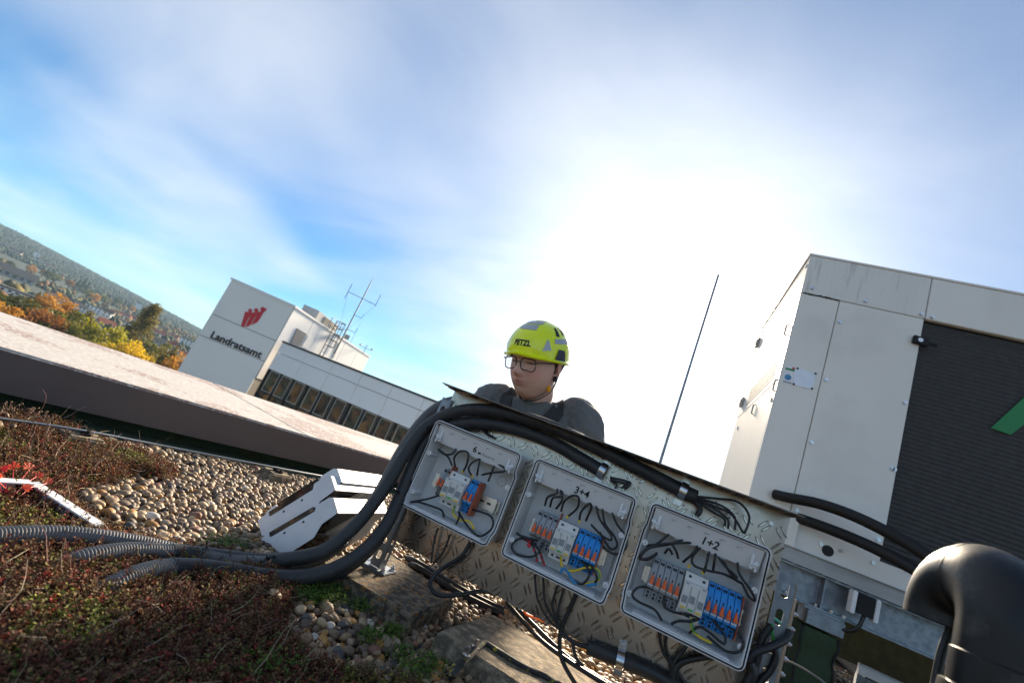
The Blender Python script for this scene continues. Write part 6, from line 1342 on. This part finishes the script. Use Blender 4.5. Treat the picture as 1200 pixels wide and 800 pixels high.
for sg in (-1, 1):
    for k, (a0, a1, e0, e1) in enumerate(((70, 80, 34, 54), (92, 101, 38, 58), (113, 121, 36, 54))): patch('vent', [(sg*a0, e0), (sg*a1, e0), (sg*(a1+1), e1), (sg*(a0+4), e1)], m_dark, .0014)
    patch('reflective_sticker', [(sg*64, 20), (sg*108, 22), (sg*106, 31), (sg*66, 29)], m_refl); patch('reflective_sticker', [(sg*42, 6), (sg*58, 8), (sg*53, 26), (sg*50, 26)], m_refl)
    patch('side_clip', [(sg*66, -6), (sg*90, -9), (sg*86, 9), (sg*72, 11)], m_hpad, .004)
patch('reflective_sticker', [(-24, 42), (24, 42), (28, 55), (-28, 55)], m_refl); patch('reflective_sticker', [(-33, 58), (33, 58), (52, 72), (-52, 72)], m_refl); patch('reflective_sticker', [(-80, 77), (80, 77), (130, 82), (-130, 82)], m_refl)
MB().tube([HM @ helm(150+j*6, -12, .006) for j in range(11)], .007, 8).build('headlamp_clip', m_hpad, hel, smooth=True); patch('rear_buckle', [(128, -14), (138, -15), (138, -6), (128, -5)], m_buckle, .005)
put_text('helmet_logo', 'PETZL', .026, lambda u, v: HM @ helm(4+R(1)*0+math.degrees(u/.122), 15+math.degrees(v/.11), .0012), m_ink, hel, bold=.0012)
# chin strap
for s_ in (-1, 1):
    a = [HM @ (helm(s_*66, -4, -.006)), hp(s_*.081, .0, .005), hp(s_*.079, .012, -.035), hp(s_*(.064 if s_ > 0 else .055), .004+.012*(s_ < 0), -.082), hp(s_*(.036 if s_ > 0 else .028), -.030, -.111), hp(0, -.046, -.119)]
    P = spline(a, 5); rows_ = []
    for i, p in enumerate(P):
        t_ = (P[min(i+1, len(P)-1)]-P[max(i-1, 0)]).normalized(); o_ = (p-hp(0, .0, p.z*0)).normalized(); s2 = t_.cross(o_).normalized()*.0062; rows_.append([p-s2, p-s2*.9+o_*.002, p+s2*.9+o_*.002, p+s2])
    MB().grid(rows_).build('chin_strap', m_strap, hel, smooth=60)
    MB().tube(spline([HM @ helm(s_*118, -8, -.008), hp(s_*.078, .03, -.012), hp(s_*.079, .002, -.034)], 5), .004, 6).build('chin_strap', m_strap, hel, smooth=True)
MB().box(hp(.066, -.010, -.070), (.012, .010, .018), HM.to_3x3()).build('strap_buckle', m_buckle, hel, bevel=.002); MB().box(hp(.080, .0, -.036), (.010, .016, .018), HM.to_3x3()).build('strap_adjuster', m_strap, hel, bevel=.002)
# spectacles
gy_ = -.113
def lens_pts(s_):
    P = []
    for k in range(25):
        a = 2*math.pi*k/24; ca_, sa = math.cos(a), math.sin(a); x = .0245*math.copysign(abs(ca_)**.55, ca_); z = .0185*math.copysign(abs(sa)**.6, sa); P.append(hp(s_*.033+x, gy_+.012*(abs(s_*.033+x)/.06)**2+.004, .004+z-.003*(x*s_ > 0)*(sa < 0)))
    return P
gl = MB().tube(lens_pts(-1), .0019, 6, cap=False).tube(lens_pts(1), .0019, 6, cap=False).tube([hp(-.0095, gy_+.005, .008), hp(0, gy_+.001, .011), hp(.0095, gy_+.005, .008)], .0014, 6)
for s_ in (-1, 1): gl.tube([hp(s_*.057, gy_+.014, .012), hp(s_*.070, gy_+.022, .013), hp(s_*.082, -.04, .014), hp(s_*.082, .012, .016)], .0017, 6)
glo = gl.build('glasses', m_gl, per, smooth=True)
for s_ in (-1, 1): MB().add(lens_pts(s_)[:-1], [tuple(range(24))]).build('lens', m_lens, glo)

# ------------------------------------------------------------------ air of the valley
m_haze = bpy.data.materials.new('haze'); m_haze.use_nodes = True; ht = m_haze.node_tree; ht.nodes.clear()
ho = ht.nodes.new('ShaderNodeOutputMaterial'); hv = ht.nodes.new('ShaderNodeVolumePrincipled'); hv.inputs['Color'].default_value = (.50, .76, 1, 1); hv.inputs['Density'].default_value = .00012; hv.inputs['Anisotropy'].default_value = .2
ht.links.new(hv.outputs[0], ho.inputs['Volume'])
tag(MB().bx(-5200, 5200, -5200, 5200, -190, 240).build('haze', m_haze), 'pale haze hanging over the valley', 'haze', kind='stuff')
